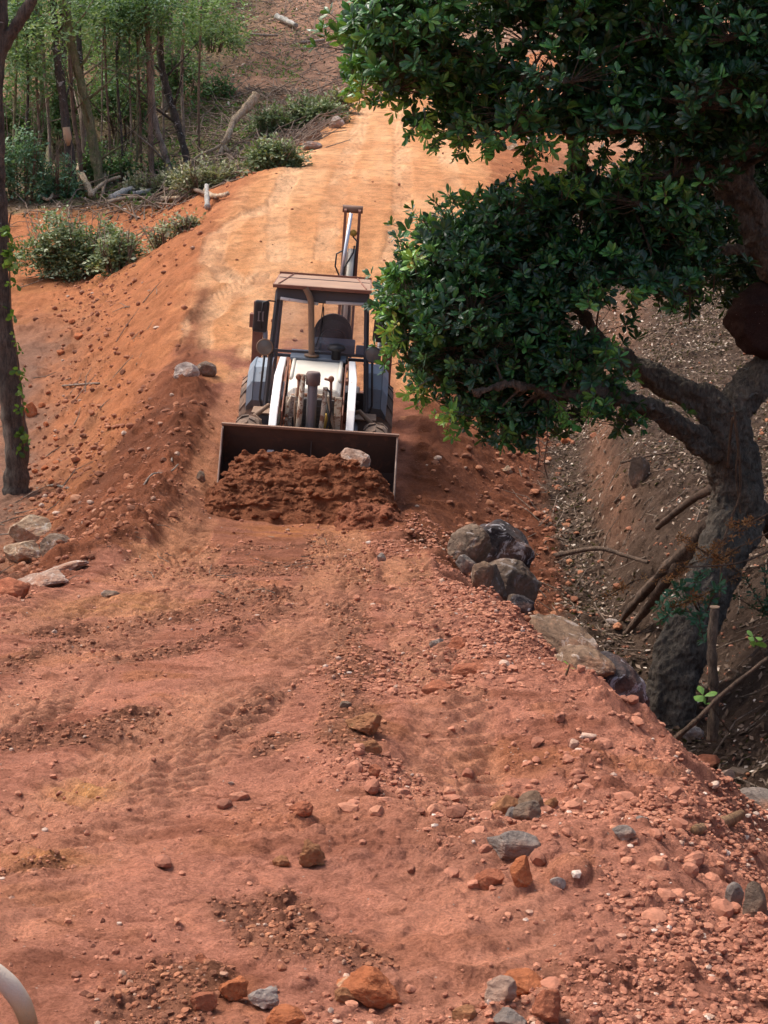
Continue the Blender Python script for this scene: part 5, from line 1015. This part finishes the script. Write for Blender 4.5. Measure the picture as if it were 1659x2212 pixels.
# ================================================================ LEAF LITTER AND TWIGS ON THE GROUND (uncountable)
def litter(name, n, xr, yr, wfun, size, m, seed, tilt=.45, wid=.9):
    rs = np.random.RandomState(seed); y = rs.uniform(*yr, n); x = rs.uniform(*xr, n); s = S_of(x, y); k = rs.uniform(0, 1, n) < wfun(x, y, s); x, y = x[k], y[k]; n = len(x)
    e = .05; z = H(x, y); zx = (base_z(x + e, y) - base_z(x - e, y)) / (2 * e); zy = (base_z(x, y + e) - base_z(x, y - e)) / (2 * e)
    N = np.stack([-zx, -zy, np.ones(n)], 1) + rs.normal(0, tilt, (n, 3)); N /= np.linalg.norm(N, axis=1, keepdims=True)
    d = rs.normal(0, 1, (n, 3)); d -= N * (d * N).sum(1)[:, None]; mb_ = MB(); leaves(mb_, np.stack([x, y, z + .012 + size * .15], 1), d, N, size * rs.uniform(.5, 1.3, n), np.full(n, wid), rs.uniform(0, 1, n), True)
    o = mb_.build(name, m); o['kind'] = 'stuff'; return o
M_lit = leafmat('dry_leaf', [(0, (.05, .03, .02)), (.5, (.11, .065, .042)), (.8, (.22, .145, .10)), (.93, (.38, .28, .21)), (1, (.72, .62, .52))], .7, .08, .25)  # dry leaf tones, lowered to carry shade over the gully
litter('leaf_litter', 190000, (1.2, 12), (10, 46), lambda x, y, s: sst(8.8, 9.3, s) * (.25 + .75 * np.clip(np.exp(-((s - 9.6) / .5) ** 2) + sst(10.9, 11.2, s), 0, 1)) * (.45 + .55 * sst(-.15, .25, fbm(x, y, .8, 4, 701))) * (1 - .5 * sst(36, 44, y)), .078, M_lit, 71)
litter('forest_litter', 42000, (-18, 8), (45, 95), lambda x, y, s: np.where(y < 60, (s < 3.5) * .8, (.55 - .35 * (s > 4) * (s < 8))), .16, M_lit, 72, .5)
M_weed = leafmat('ground_weed', [(0, (.06, .12, .03)), (.6, (.13, .23, .06)), (1, (.24, .34, .12))], .6, .3)
litter('undergrowth', 60000, (-18, 1), (46, 84), lambda x, y, s: (s < 3.7) * sst(-.15, .3, fbm(x, y, .35, 3, 733)) * (.25 + .6 * (y < 72)), .17, M_weed, 73, 1.2, .7)
M_twig = barkmat('dry_twigs', (.16, .10, .07), (.42, .31, .24))
def twigs(name, n, pickf, ln, r_, seed):
    rs = np.random.RandomState(seed); x, y = pickf(rs, n); b_ = MB(); z = H(x, y)
    for i in range(len(x)):
        a_ = rs.uniform(0, PI); l_ = ln * rs.uniform(.3, 1.3); dx, dy = math.cos(a_) * l_, math.sin(a_) * l_; z2 = float(base_z(np.array([x[i] + dx]), np.array([y[i] + dy]))[0]) - float(base_z(np.array([x[i]]), np.array([y[i]]))[0])
        p0 = Vector((x[i], y[i], z[i] + .02)); p2 = Vector((x[i] + dx, y[i] + dy, z[i] + z2 + rs.uniform(.02, .35) * l_)); pm = (p0 + p2) / 2 + Vector(rs.normal(0, .08, 3)) * l_
        b_.tube([p0, pm, p2], [r_, r_ * .8, r_ * .4], 4, cap=False)
    o = b_.build(name, M_twig, smooth=True); o['kind'] = 'stuff'; return o
def pk(rs, n):
    y = rs.uniform(60, 92, n); x = rs.uniform(-12, 2.5, n) ; k = (x > -9 + 0 * y); return x[k], y[k]
twigs('twig_debris', 1700, pk, 1.1, .022, 81)
def pk2(rs, n): y = rs.uniform(45, 60, n); x = rs.uniform(-13, -3.0, n); return x, y
twigs('forest_floor_twigs', 260, pk2, .9, .018, 82)
def pk3(rs, n): y = rs.uniform(18, 33, n); x = rs.uniform(-8, -4.5, n); return x, y
twigs('ditch_twigs', 60, pk3, .5, .012, 83)
def pk4(rs, n): y = rs.uniform(11, 30, n); x = rs.uniform(2, 6.5, n); return x, y
twigs('gully_twigs', 420, pk4, .5, .010, 84)
def pk5(rs, n): y = rs.uniform(11, 18, n); x = rs.uniform(-2.8, -.5, n); return x, y
twigs('road_rootlets', 36, pk5, .22, .005, 85)
# ================================================================ WOODS ON THE LEFT
M_lich = barkmat('dark_bark_with_lichen', (.045, .035, .032), (.13, .10, .085), (.48, .47, .44), .60, 12)
M_pale = barkmat('pale_brown_bark', (.22, .16, .13), (.44, .35, .29))
M_moss = barkmat('mossy_bark', (.13, .11, .06), (.28, .25, .14), (.14, .17, .06), .55)
M_brown = barkmat('brown_bark', (.14, .09, .07), (.30, .20, .15))
M_fol = [leafmat('bright_woodland_leaf', [(0, (.07, .14, .05)), (.5, (.17, .29, .12)), (1, (.35, .47, .24))], .5, .4),
         leafmat('mid_woodland_leaf', [(0, (.05, .12, .045)), (.5, (.12, .24, .10)), (1, (.26, .40, .18))], .5, .4),
         leafmat('grey_woodland_leaf', [(0, (.06, .14, .08)), (.5, (.14, .28, .16)), (1, (.30, .46, .30))], .45, .35)]
def leafcloud(rs, blobs, n, size, wid=1.0):
    """blobs: (x,y,z,rx,ry,rz) relative; sprays of leaves clumped along short twigs"""
    mb_ = MB(); w_ = np.array([b[3] * b[5] for b in blobs]); w_ = w_ / w_.sum(); pick = rs.choice(len(blobs), n // 7, p=w_); B_ = np.array(blobs)[pick]; m = len(pick)
    v = rs.normal(0, 1, (m, 3)); v /= np.linalg.norm(v, axis=1, keepdims=True); C = B_[:, :3] + v * B_[:, 3:6] * (rs.uniform(0, 1, m) ** .4)[:, None]
    D = v * .6 + rs.normal(0, .6, (m, 3)) + np.array([0, 0, -.05]); D /= np.linalg.norm(D, axis=1, keepdims=True); rb_ = rs.uniform(0, 1, m)
    for k in range(7):
        t = (k - 1) * size * .45; pos = C + D * t + rs.normal(0, size * .12, (m, 3)); side = np.cross(D, [0, 0, 1.0]) * (1 if k % 2 else -1)
        leaves(mb_, pos, side + D * .6 + rs.normal(0, .35, (m, 3)), np.array([0, -.25, 1.0]) + rs.normal(0, .5, (m, 3)), size * rs.uniform(.6, 1.2, m), np.full(m, wid), np.clip(rb_ + rs.normal(0, .15, m), 0, 1), True)
    return mb_
def wtree(trk, m, label, blobs=None, fm=1, nleaf=1800, lsz=.17, seed=0, branches=0, name='tree', group='trees of the wood left of the road'):
    """trk: [(u, v, halfwidth px)] from the foot upwards at the foot's distance"""
    foot = G(trk[0][0], trk[0][1]); Yd = foot.y; t0 = thing(name, label, 'tree', tuple(foot), group=group); rs = np.random.RandomState(seed)
    p_ = [P(u, v, Yd + .15 * i) - foot for i, (u, v, r) in enumerate(trk)]; p_[0].z = -.3; r_ = [PXM(r, Yd) * .85 for u, v, r in trk]
    b_ = MB(); limb(b_, p_, r_, 9, seed, .16)
    for k in range(branches):
        i = rs.randint(1, len(p_)); q = p_[i].lerp(p_[i - 1], rs.uniform(0, 1)); dirn = Vector((rs.uniform(-1, 1), rs.uniform(-.6, .6), rs.uniform(.1, .8))).normalized(); L_ = rs.uniform(.8, 2.4); r0 = min(r_[i] * .4, .05)
        b_.tube([q, q + dirn * L_ * .5 + Vector((0, 0, .1)), q + dirn * L_ + Vector((rs.normal() * .2, 0, .25))], [r0, r0 * .7, r0 * .3], 5)
    b_.build('trunk', m, t0, smooth=True)
    if blobs:
        bl = [(P(u, v, Yd).x - foot.x, dy, P(u, v, Yd).z - foot.z, PXM(ru, Yd), PXM(ru, Yd) * .9, PXM(rv, Yd)) for u, v, ru, rv, dy in blobs]
        leafcloud(rs, bl, int(nleaf * .5), lsz).build('crown', M_fol[fm], t0)
    return t0
wtree([(162, 422, 12), (152, 340, 12), (145, 290, 11.5), (135, 210, 11), (125, 140, 10), (120, 80, 9), (112, -60, 8)], M_lich, 'dark lichen-flecked trunk with a pale barkless scar, above the splintered stump', [(120, 70, 60, 38, -1), (70, -40, 120, 50, 0), (180, 20, 60, 40, .5)], 0, 2600, .17, 1, 4)
t1 = [o for o in COL.objects if o.name == 'tree.001'][0]
q0 = P(149, 300, t1.location.y) - Vector(t1.location); q1 = P(146, 275, t1.location.y) - Vector(t1.location)
b_ = MB(); b_.tube([q0 + Vector((-.02, -.06, -.2)), q0 + Vector((-.02, -.07, 0)), q1 + Vector((-.03, -.07, 0))], [.05, .125, .11], 12); b_.build('bare_scar', M_cut, t1, smooth=True)
wtree([(222, 412, 13), (205, 330, 13), (190, 250, 12), (172, 170, 11), (152, 90, 11), (138, 0, 10), (130, -80, 9)], M_moss, 'thick mossy olive trunk behind the scarred dark one', [(150, -60, 110, 50, 1), (240, -20, 90, 50, 1)], 1, 2200, .17, 2, 5)
wtree([(196, 400, 9), (182, 300, 8), (172, 180, 8), (150, 60, 7), (145, -60, 7)], M_pale, 'pale brown trunk leaning left between the scarred and the mossy trunks', [(170, 10, 60, 50, 1.5)], 1, 1200, .16, 3, 3)
wtree([(330, 392, 7), (326, 320, 7), (325, 230, 6.5), (320, 120, 6), (318, -60, 5)], M_brown, 'straight reddish brown trunk beside the pale crooked one', [(300, 20, 80, 60, .5)], 1, 1700, .16, 4, 4)
wtree([(374, 388, 9), (355, 330, 8.5), (336, 270, 8), (327, 200, 8), (325, 120, 7.5), (316, 50, 7.5), (312, -60, 7)], M_pale, 'pale crooked trunk leaning over the cut brush', [(330, -30, 90, 60, -.4), (270, 60, 50, 30, -.5)], 2, 1900, .16, 5, 5)
wtree([(412, 372, 9), (400, 330, 9), (384, 270, 9), (368, 220, 9), (352, 160, 9), (345, 90, 8), (340, -60, 8)], M_lich, 'dark trunk blotched with white lichen, right of the pale crooked one', [(430, -20, 90, 50, .2), (400, 60, 50, 30, 0)], 1, 2300, .16, 6, 5)
wtree([(400, 352, 5), (396, 270, 4.5), (392, 170, 4), (397, 60, 4), (405, -60, 4)], M_pale, 'thin straight trunk at the right edge of the wood', [(470, 30, 70, 45, 0), (500, 80, 40, 20, .4)], 0, 2000, .15, 7, 4)
wtree([(178, 412, 6), (172, 330, 6), (160, 260, 5), (150, 120, 5)], M_brown, 'dark brown stem right beside the scarred trunk', None, 1, 0, .16, 8, 3)
wtree([(112, 408, 4), (108, 330, 4), (104, 250, 4), (92, 100, 4)], M_pale, 'slender pale stem in the bright bushes at the left', [(70, 150, 70, 60, -.8), (30, 60, 60, 60, -.5)], 0, 2600, .16, 9, 3)
for k, (u, v, du, hw, m_, lb) in enumerate([(238, 392, -4, 3.2, M_brown, 'slim brown stem right of the mossy trunk'), (252, 388, 6, 2.6, M_moss, 'slim greenish stem second right of the mossy trunk'), (266, 394, -8, 3.4, M_lich, 'slim dark stem in the middle of the thin stems'), (281, 386, 4, 2.6, M_pale, 'slim pale stem left of the forked grey sapling'), (292, 392, 10, 2.8, M_moss, 'forked greenish sapling behind the white log'), (305, 385, -3, 3.0, M_brown, 'slim brown stem behind the white log'), (90, 415, -8, 3.5, M_brown, 'brown stem standing in the left bushes'), (60, 418, -5, 4, M_lich, 'dark stem near the left edge of the wood'), (28, 420, 3, 4, M_moss, 'olive stem at the far left of the wood'), (430, 330, -2, 3.0, M_brown, 'slim brown stem by the uprooted branch'), (352, 360, 2, 3, M_pale, 'slim pale stem between the two leaning trunks'), (214, 380, 12, 2.6, M_pale, 'slim pale stem leaning right behind the mossy trunk')]):
    wtree([(u, v, hw), (u + du * .5, v - 110, hw * .95), (u + du + random.uniform(-6, 6), v - 230, hw * .9), (u + du * 1.2 + random.uniform(-10, 10), -20, hw * .8)], m_, lb, [(u + random.uniform(-25, 25), 150 + random.uniform(-70, 90), 36, 34, random.uniform(-.5, 1.5)), (u + du, 20, 60, 50, .5)], k % 3, 1500, .14, 20 + k, 6)
# deeper trees, further up the slope
rs = np.random.RandomState(5)
proto = []
for k in range(4):
    b_ = MB(); h_ = 9 + k; limb(b_, [Vector((0, 0, -.3)), Vector((.1, 0, h_ * .35)), Vector((-.15 + .1 * k, .1, h_ * .7)), Vector((.1, 0, h_))], [.14, .12, .09, .04], 8, k, .15)
    for j in range(9):
        q = Vector((0, 0, h_ * rs.uniform(.15, .9))); d_ = Vector((rs.uniform(-1, 1), rs.uniform(-1, 1), .4)); b_.tube([q, q + d_ * .9, q + d_ * 1.8 + Vector((0, 0, .3))], [.035, .02, .01], 4)
    tm = b_.mesh('deep_trunk', True); tm.materials.append([M_brown, M_pale, M_moss, M_lich][k])
    bl = [(rs.uniform(-1.3, 1.3), rs.uniform(-1, 1), rs.uniform(.9, h_), rs.uniform(.7, 1.3), rs.uniform(.7, 1.3), rs.uniform(.5, 1.1)) for _ in range(12)]
    cm = leafcloud(rs, bl, 3000, .19).mesh('deep_crown'); cm.materials.append(M_fol[k % 3]); proto.append((tm, cm))
spots = [(-15.5, 52, 0), (-13.6, 54, 1), (-12.0, 56, 2), (-10.4, 55, 3), (-9.4, 58, 0), (-8.3, 60, 1), (-14.5, 60, 2), (-12.7, 63, 3), (-11.2, 64, 0), (-9.9, 66, 1), (-8.6, 67, 2), (-15.8, 68, 1), (-13.5, 70, 0), (-11.8, 73, 2), (-10.0, 74, 3), (-17, 74, 3), (-15, 78, 1), (-12.4, 81, 2), (-10.6, 84, 0), (-18, 57, 3), (-19.5, 64, 2), (-7.9, 72, 3)]
for k, (x, y, j) in enumerate(spots):
    lb_ = ('brown', 'pale', 'mossy', 'dark lichened')[j] + ('-stemmed tree at the near edge of' if y < 59 else '-stemmed tree midway into' if y < 70 else '-stemmed tree far up') + ' the wood, ' + ('in its leftmost part' if x < -14.6 else 'nearest the clearing' if x > -8.2 else 'behind the lichen-blotched trunk' if x > -9 else 'left of the mossy trunk' if x < -12.3 else 'behind the slim stems' if x < -10 else 'behind the crooked trunks')
    t0 = thing('background_tree', lb_, 'tree', (x, y, gz(x, y)), (rs.uniform(-.12, .12), rs.uniform(-.16, .10), rs.uniform(0, 6)), 'trees deep in the wood')
    s2 = rs.uniform(.8, 1.15); t0.scale = (s2, s2, s2)
    for nm, me in zip(('trunk', 'crown'), proto[j]):
        o = bpy.data.objects.new(nm, me); COL.objects.link(o); o.parent = t0
# shrubs
def shrub(u, v, wpx, hpx, fm, label, seed, n=2000, lsz=.14, Y=None, name='shrub', cat='shrub', m=None, sticks=14, group=None, flat=.55, mst=None):
    foot = G(u, v) if Y is None else P(u, v, Y); Yd = foot.y; rs = np.random.RandomState(seed); t0 = thing(name, label, cat, tuple(foot), group=group)
    W_, H_ = PXM(wpx, Yd) / 2, PXM(hpx, Yd); bl = []
    for k in range(max(14, int(14 * wpx / hpx))):
        x = rs.uniform(-.8, .8) * W_; e = math.sqrt(1 - (x / W_) ** 2) * rs.uniform(.45, 1.1); bl.append((x, rs.uniform(-.4, .5) * W_ * flat, H_ * rs.uniform(.12, .85) * (e * .75 + .2), min(W_, H_) * rs.uniform(.15, .36), W_ * .2 * flat + .1, H_ * rs.uniform(.10, .2)))
    b_ = MB()
    for k in range(sticks):
        x = rs.uniform(-.7, .7) * W_; b_.tube([(x * .6, rs.uniform(-.2, .2), -.05), (x, rs.uniform(-.3, .2), H_ * .45), (x * 1.25 + rs.normal() * .1, rs.uniform(-.4, .3), H_ * rs.uniform(.7, 1.08))], [.022, .014, .006], 4)
    b_.build('stems', mst or M_brown, t0, smooth=True); leafcloud(rs, bl, n, lsz, 1.0).build('leaves', m or M_fol[fm], t0); return t0
shrub(40, 432, 150, 190, 2, 'grey-green shrub at the left edge of the wood', 1, 3800, .15)
shrub(120, 428, 120, 130, 2, 'grey-green shrub left of the scarred trunk', 2, 2400, .14)
shrub(45, 380, 160, 230, 0, 'tall bright green bush behind the grey-green shrubs', 3, 4200, .16, Y=53.5)
shrub(130, 300, 120, 200, 0, 'bright yellow-green bush behind the scarred trunk', 4, 3200, .16, Y=54.5)
shrub(205, 400, 70, 90, 1, 'dark green bush between scarred and mossy trunks', 5, 1300, .14)
shrub(260, 392, 80, 70, 1, 'low green bush among the thin stems', 6, 1300, .13)
shrub(345, 385, 60, 60, 1, 'low bush at the feet of the crooked trunks', 7, 900, .13)
shrub(270, 300, 150, 200, 1, 'dense dark bush behind the thin stems', 8, 3600, .16, Y=56)
shrub(450, 110, 150, 110, 0, 'feathery green bush hanging over the hillside clearing', 9, 2600, .15, Y=62)
shrub(395, 200, 90, 120, 1, 'green bush behind the lichen-blotched trunk', 10, 1500, .15, Y=60)
shrub(470, 215, 90, 50, 1, 'green bush above the uprooted branch', 11, 900, .16)
M_wilt = leafmat('wilting_grey_green_leaf', [(0, (.09, .12, .055)), (.5, (.17, .23, .10)), (.88, (.29, .35, .18)), (1, (.52, .55, .36))], .6, .2)
M_wilt2 = leafmat('yellowing_cut_leaf', [(0, (.14, .15, .07)), (.6, (.32, .33, .18)), (1, (.52, .48, .33))], .6, .2)
def pile(u, v, w_, h_, label, seed, n, lsz=.10, m=M_wilt): return shrub(u, v, w_ * 1.12, h_ * 1.2, 0, label, seed, int(n * 1.6), lsz * 1.35, name='brush_pile', cat='brush pile', m=m, sticks=26, mst=M_twig)
pile(165, 600, 225, 120, 'big pile of cut grey-green branches on the red bank, left of the road', 31, 5200)
pile(255, 590, 90, 75, 'smaller cut branch heap at the right end of the big pile', 32, 1300)
pile(448, 412, 140, 62, 'yellowish cut brush by the feet of the leaning trunks', 33, 2200, .10, M_wilt2)
pile(350, 418, 140, 50, 'low grey-green cut brush beside the white log', 34, 1700, .11, M_wilt2)
pile(580, 360, 130, 55, 'cut leafy brush along the left edge of the upper road', 35, 2400, .11)
pile(600, 292, 110, 55, 'cut green brush around the hollow below the uprooted branch', 36, 2200, .12)
pile(672, 275, 130, 62, 'cut grey-green brush at the top of the road edge', 37, 2600, .12)
pile(735, 245, 60, 40, 'last small brush heap beside the top of the road', 38, 800, .12, M_wilt2)
pile(350, 530, 90, 40, 'dry stick heap with few leaves right of the big pile', 39, 350, .09, M_wilt2)
pile(400, 500, 60, 30, 'thin brush on the shoulder above the dry stick heap', 40, 400, .09, M_wilt2)
# logs and broken branches
def pk6(rs, n):
    y = rs.uniform(44, 62, n); x = -2.2 - (y < 47) * 1.2 - np.abs(rs.normal(0, 2.6, n)); return x, y
twigs('brush_sticks', 800, pk6, 1.7, .026, 91)
def pk7(rs, n): y = rs.uniform(38, 46, n); x = rs.uniform(-11, -5.4, n); return x, y
twigs('bank_sticks', 70, pk7, .8, .016, 92)
M_log = barkmat('bleached_log', (.36, .33, .31), (.62, .59, .56)); M_split = barkmat('split_wood', (.44, .28, .17), (.74, .58, .43))
def gl(u, v, lift=.12): return G(u, v, lift)
def dlog(pts, rpx, m, label, name='log', cat='log', lift=.12, up=None):
    p_ = [gl(u, v, lift) for u, v in pts]
    if up: p_ = [q + Vector((0, 0, z_)) for q, z_ in zip(p_, up)]
    r0 = PXM(rpx, p_[0].y); return tube_thing(name, p_, [r0 * (1 - .35 * i / len(pts)) for i in range(len(pts))], m, label, cat)
dlog([(242, 440), (270, 428), (300, 415), (318, 405)], 8, M_log, 'thick white bleached log lying left of the cut brush')
dlog([(290, 432), (310, 425), (328, 418)], 6, M_log, 'short white log crossing the thick bleached one')
dlog([(232, 448), (280, 444), (340, 440), (400, 436)], 4.5, M_split, 'long brown pole lying along the edge of the red bank')
dlog([(365, 405), (400, 402), (440, 398)], 5, M_log, 'grey log lying on the cut brush')
dlog([(440, 410), (455, 428), (480, 432), (495, 428)], 5, M_split, 'tan broken branch at the road edge below the brush')
dlog([(395, 415), (430, 428), (470, 433)], 4, M_brown, 'dark branch beside the tan broken one')
dlog([(448, 455), (447, 440)], 6, M_log, 'short white-barked stub standing at the road edge', up=[0, .35])
dlog([(110, 432), (150, 425), (185, 420), (200, 432)], 5, M_brown, 'brown uprooted log in front of the scarred trunk')
dlog([(80, 425), (105, 438), (120, 420), (118, 400)], 3.5, M_split, 'curled pale root left of the scarred trunk', up=[0, 0, .1, .5])
dlog([(170, 400), (182, 415), (200, 432)], 7, M_split, 'splintered pale stump splinter leaning right of the scarred trunk', up=[.5, .3, .0])
dlog([(195, 432), (215, 420), (235, 415), (262, 412)], 4.5, M_split, 'forked orange split branch left of the white log', up=[0, .2, .3, .3])
dlog([(222, 420), (228, 400), (235, 385)], 4, M_split, 'upright torn orange branch stub', up=[0, .25, .5])
dlog([(95, 420), (105, 390), (110, 372)], 10, M_moss, 'mossy stump left of the scarred trunk', 'stump', 'stump', up=[0, .3, .7])
dlog([(598, 38), (618, 48), (640, 60)], 6, M_log, 'white log lying high on the cleared hillside', lift=.25)
dlog([(650, 108), (700, 95)], 3.5, M_pale, 'thin pole lying on the cleared hillside', lift=.2)
dlog([(540, 78), (575, 82), (600, 80)], 3, M_pale, 'bent pale branch on the cleared hillside left of the thin pole', lift=.3)
ub = thing('uprooted_branch', 'long pale uprooted branch with forked roots, slanting up beside the brush', 'branch', tuple(G(520, 290)))
UL = Vector(ub.location); Yb = UL.y - 3.2; b_ = MB()
limb(b_, [P(553, 208, Yb + 1.5) - UL, P(530, 235, Yb + 1) - UL, P(505, 262, Yb + .5) - UL, P(492, 295, Yb) - UL, P(480, 312, Yb) - UL], [.17, .14, .11, .10, .09], 10, 2, .2); b_.build('stem', M_split, ub, smooth=True)
for q in ([(480, 312), (455, 325), (430, 335), (412, 352)], [(482, 312), (470, 335), (452, 352), (440, 366)], [(480, 310), (478, 338), (462, 356), (430, 360)], [(484, 312), (496, 335), (500, 352), (490, 365)], [(480, 312), (450, 330), (420, 350), (408, 372)]):
    b_ = MB(); limb(b_, [P(u, v, Yb - .2 * i) - UL for i, (u, v) in enumerate(q)], [.06, .05, .04, .025], 7, 1, .2); b_.build('root', M_log if False else M_split, ub, smooth=True)
# thin arching branches among trunks
for pts, lb in (([(395, 330), (425, 300), (330, 350)], ''),): pass
# ================================================================ NEAR TREE AT THE LEFT EDGE
foot = G(36, 1075); nt_t = thing('tree', 'dark lichen-spotted trunk wrapped in a green creeper at the left edge', 'tree', tuple(foot)); NL = foot
b_ = MB(); Yn = foot.y
limb(b_, [P(u, v, Yn) - NL for u, v in ((36, 1090), (36, 1050), (36, 960), (22, 860), (10, 740), (2, 620), (-2, 480), (-6, 360), (-10, 200), (-2, 60), (0, -80))], [PXM(r, Yn) for r in (32, 27, 25, 25, 22, 19, 17, 16, 17, 18, 16)], 16, 3, .12)
limb(b_, [P(u, v, Yn) - NL for u, v in ((-8, 130), (15, 85), (45, 40), (75, -10), (110, -70))], [PXM(r, Yn) for r in (15, 13, 12, 11, 9)], 12, 3, .1)
b_.build('trunk', barkmat('near_dark_bark', (.05, .04, .035), (.17, .135, .11), (.36, .36, .35), .66, 8), nt_t, smooth=True)
vm = thing('creeper', 'green creeper climbing the dark trunk at the left edge', 'creeper', tuple(NL)); rs = np.random.RandomState(9)
pts = [(52, 965), (50, 900), (48, 850), (40, 800), (35, 750), (25, 690), (22, 620), (20, 560), (18, 500), (24, 460)]; sp_, _r = smooth_path([P(u, v, Yn - .18) - NL for u, v in pts], [.01] * len(pts)); b_ = MB(); b_.tube(sp_, .012, 5); b_.build('stem', M_vine, vm, smooth=True)
C = np.array([sp_[int(i)] for i in rs.choice(len(sp_), 48)]) + rs.normal(0, .06, (48, 3)) + np.array([.02, -.05, 0]); b_ = MB(); rosettes(b_, C, rs.normal(0, .4, (48, 3)) + np.array([0, -1, -.1]), rs, .12, 1.5, 3, rbase=rs.uniform(0, .9, 48)); b_.build('leaves', leafmat('creeper_leaf', [(0, (.035, .09, .02)), (.6, (.08, .19, .04)), (1, (.28, .38, .08))], .5, .3), vm)
# sticks lying around
for pts, r_, lb in (([(310, 1060), (330, 1045), (365, 1035), (385, 1020)], .012, 'thin pale root lying on the left embankment'), ([(135, 838), (190, 836), (215, 838)], .02, 'pale stick lying by the left ditch'), ([(80, 1055), (115, 1052), (150, 1060)], .02, 'grey stick below the creeper-clad trunk'), ([(0, 1160), (30, 1158)], .012, 'thin white stick at the left edge by the cream boulders'), ([(370, 985), (372, 1015)], .012, 'short dark stick poking from the left embankment')):
    p_ = [G(u, v, .03) for u, v in pts]; p_ = p_ if len(p_) > 2 else [p_[0], (p_[0] + p_[1]) / 2, p_[1]]; tube_thing('stick', p_, [r_] * len(p_), M_pale, lb, 'stick', 6)
# tiny green weed leaves on the right crest
plant('seedling', [[G(1222, 1468), G(1222, 1468) + Vector((.02, 0, .06))]], 1, 'tiny green seedling on the right crest', 'seedling', M_lime, 5, .06, .7, 3)
# ================================================================ DOG (only its tail reaches into the picture)
def skin(name, chain, edges, rad, m, parent, sub=2):
    me = bpy.data.meshes.new(name); me.from_pydata([tuple(c) for c in chain], edges, []); me.update(); o = bpy.data.objects.new(name, me); COL.objects.link(o); me.materials.append(m)
    if parent: o.parent = parent
    sk = o.modifiers.new('skin', 'SKIN'); sk.use_smooth_shade = True
    for v, r_ in zip(me.skin_vertices[0].data, rad): v.radius = (r_, r_)
    me.skin_vertices[0].data[0].use_root = True
    s2 = o.modifiers.new('sub', 'SUBSURF'); s2.levels = sub; s2.render_levels = sub; return o
fur, fn, fb, fo_ = mat('cream_fur_with_tan'); at_ = fn.nodes.new('ShaderNodeTexCoord'); sx_ = fn.nodes.new('ShaderNodeSeparateXYZ'); fn.links.new(at_.outputs['Object'], sx_.inputs[0])
nzn = nz(fn, 60, 5, .7, at_.outputs['Object']); ad = fn.nodes.new('ShaderNodeMath'); ad.operation = 'MULTIPLY_ADD'; ad.inputs[1].default_value = .02; fn.links.new(nzn.outputs[0], ad.inputs[0]); fn.links.new(sx_.outputs[2], ad.inputs[2])
fc = ramp(fn, ad.outputs[0], [(.0, (.12, .05, .015)), (.22, (.26, .13, .045)), (.265, (.50, .36, .21)), (.31, (.60, .50, .40))]).outputs[0]
fn.links.new(fc, fb.inputs['Base Color']); fb.inputs['Roughness'].default_value = .9
mpf = fn.nodes.new('ShaderNodeMapping'); mpf.inputs['Scale'].default_value = (1, 1, 1); nf = nz(fn, 240, 4, .7, at_.outputs['Object']); fn.links.new(bump(fn, nf.outputs[0], .5, .004), fb.inputs['Normal'])
dx, dy = -.98, 2.62; dz = gz(dx, dy); DO = Vector((dx, dy, dz))
dog = thing('dog', 'cream dog at the lower left corner with its tan-tipped tail showing', 'dog', tuple(DO))
tp = [P(u, v, 2.62) - DO for u, v in ((-150, 2085), (-80, 2080), (-20, 2095), (20, 2128), (48, 2168), (64, 2215), (72, 2270), (70, 2330))]
ch = [Vector((0, 0, .46)), Vector((-.22, 0, .45)), Vector((-.44, 0, .46)), Vector((-.55, -.02, .56)), Vector((-.62, -.04, .63)), Vector((-.74, -.06, .60)), Vector((-.79, -.07, .585))]
rd = [.105, .095, .13, .075, .075, .04, .028]; ed = [(0, 1), (1, 2), (2, 3), (3, 4), (4, 5), (5, 6)]
ch.append(Vector((.08, 0, .50))); rd.append(.06); ed.append((0, 7)); i0 = 7
for q, r_ in zip(tp, (.024, .022, .021, .021, .020, .018, .013, .006)): ch.append(q); rd.append(r_); ed.append((i0, len(ch) - 1)); i0 = len(ch) - 1
for sy in (-.07, .07):
    for bx, j0, pts, rr in ((0, 0, [(.02, .30), (.10, .20), (.06, .03), (.02, .015)], (.06, .035, .024, .026)), (-.44, 2, [(-.44, .28), (-.42, .17), (-.44, .03), (-.48, .015)], (.05, .032, .024, .026))):
        j = j0
        for (x, z_), r_ in zip(pts, rr): ch.append(Vector((x, sy, z_))); rd.append(r_); ed.append((j, len(ch) - 1)); j = len(ch) - 1
skin('body', ch, ed, rd, fur, dog)
for sy in (-1, 1):
    b_ = MB(); b_.add([(-.60, sy * .03 - .04, .69), (-.57, sy * .09 - .04, .68), (-.60, sy * .11 - .04, .60), (-.62, sy * .07 - .04, .62)], [(0, 1, 2, 3)]); e_ = b_.build('ear', fur, dog); sl_ = e_.modifiers.new('s', 'SOLIDIFY'); sl_.thickness = .012
    b_ = MB(); V, F = ICO[2]; b_.add(V * .009 + np.array([-.69, sy * .035 - .05, .635]), F); b_.build('eye', black, dog, smooth=True)
b_ = MB(); V, F = ICO[2]; b_.add(V * np.array([.014, .016, .012]) + np.array([-.815, -.07, .59]), F); b_.build('nose', black, dog, smooth=True)
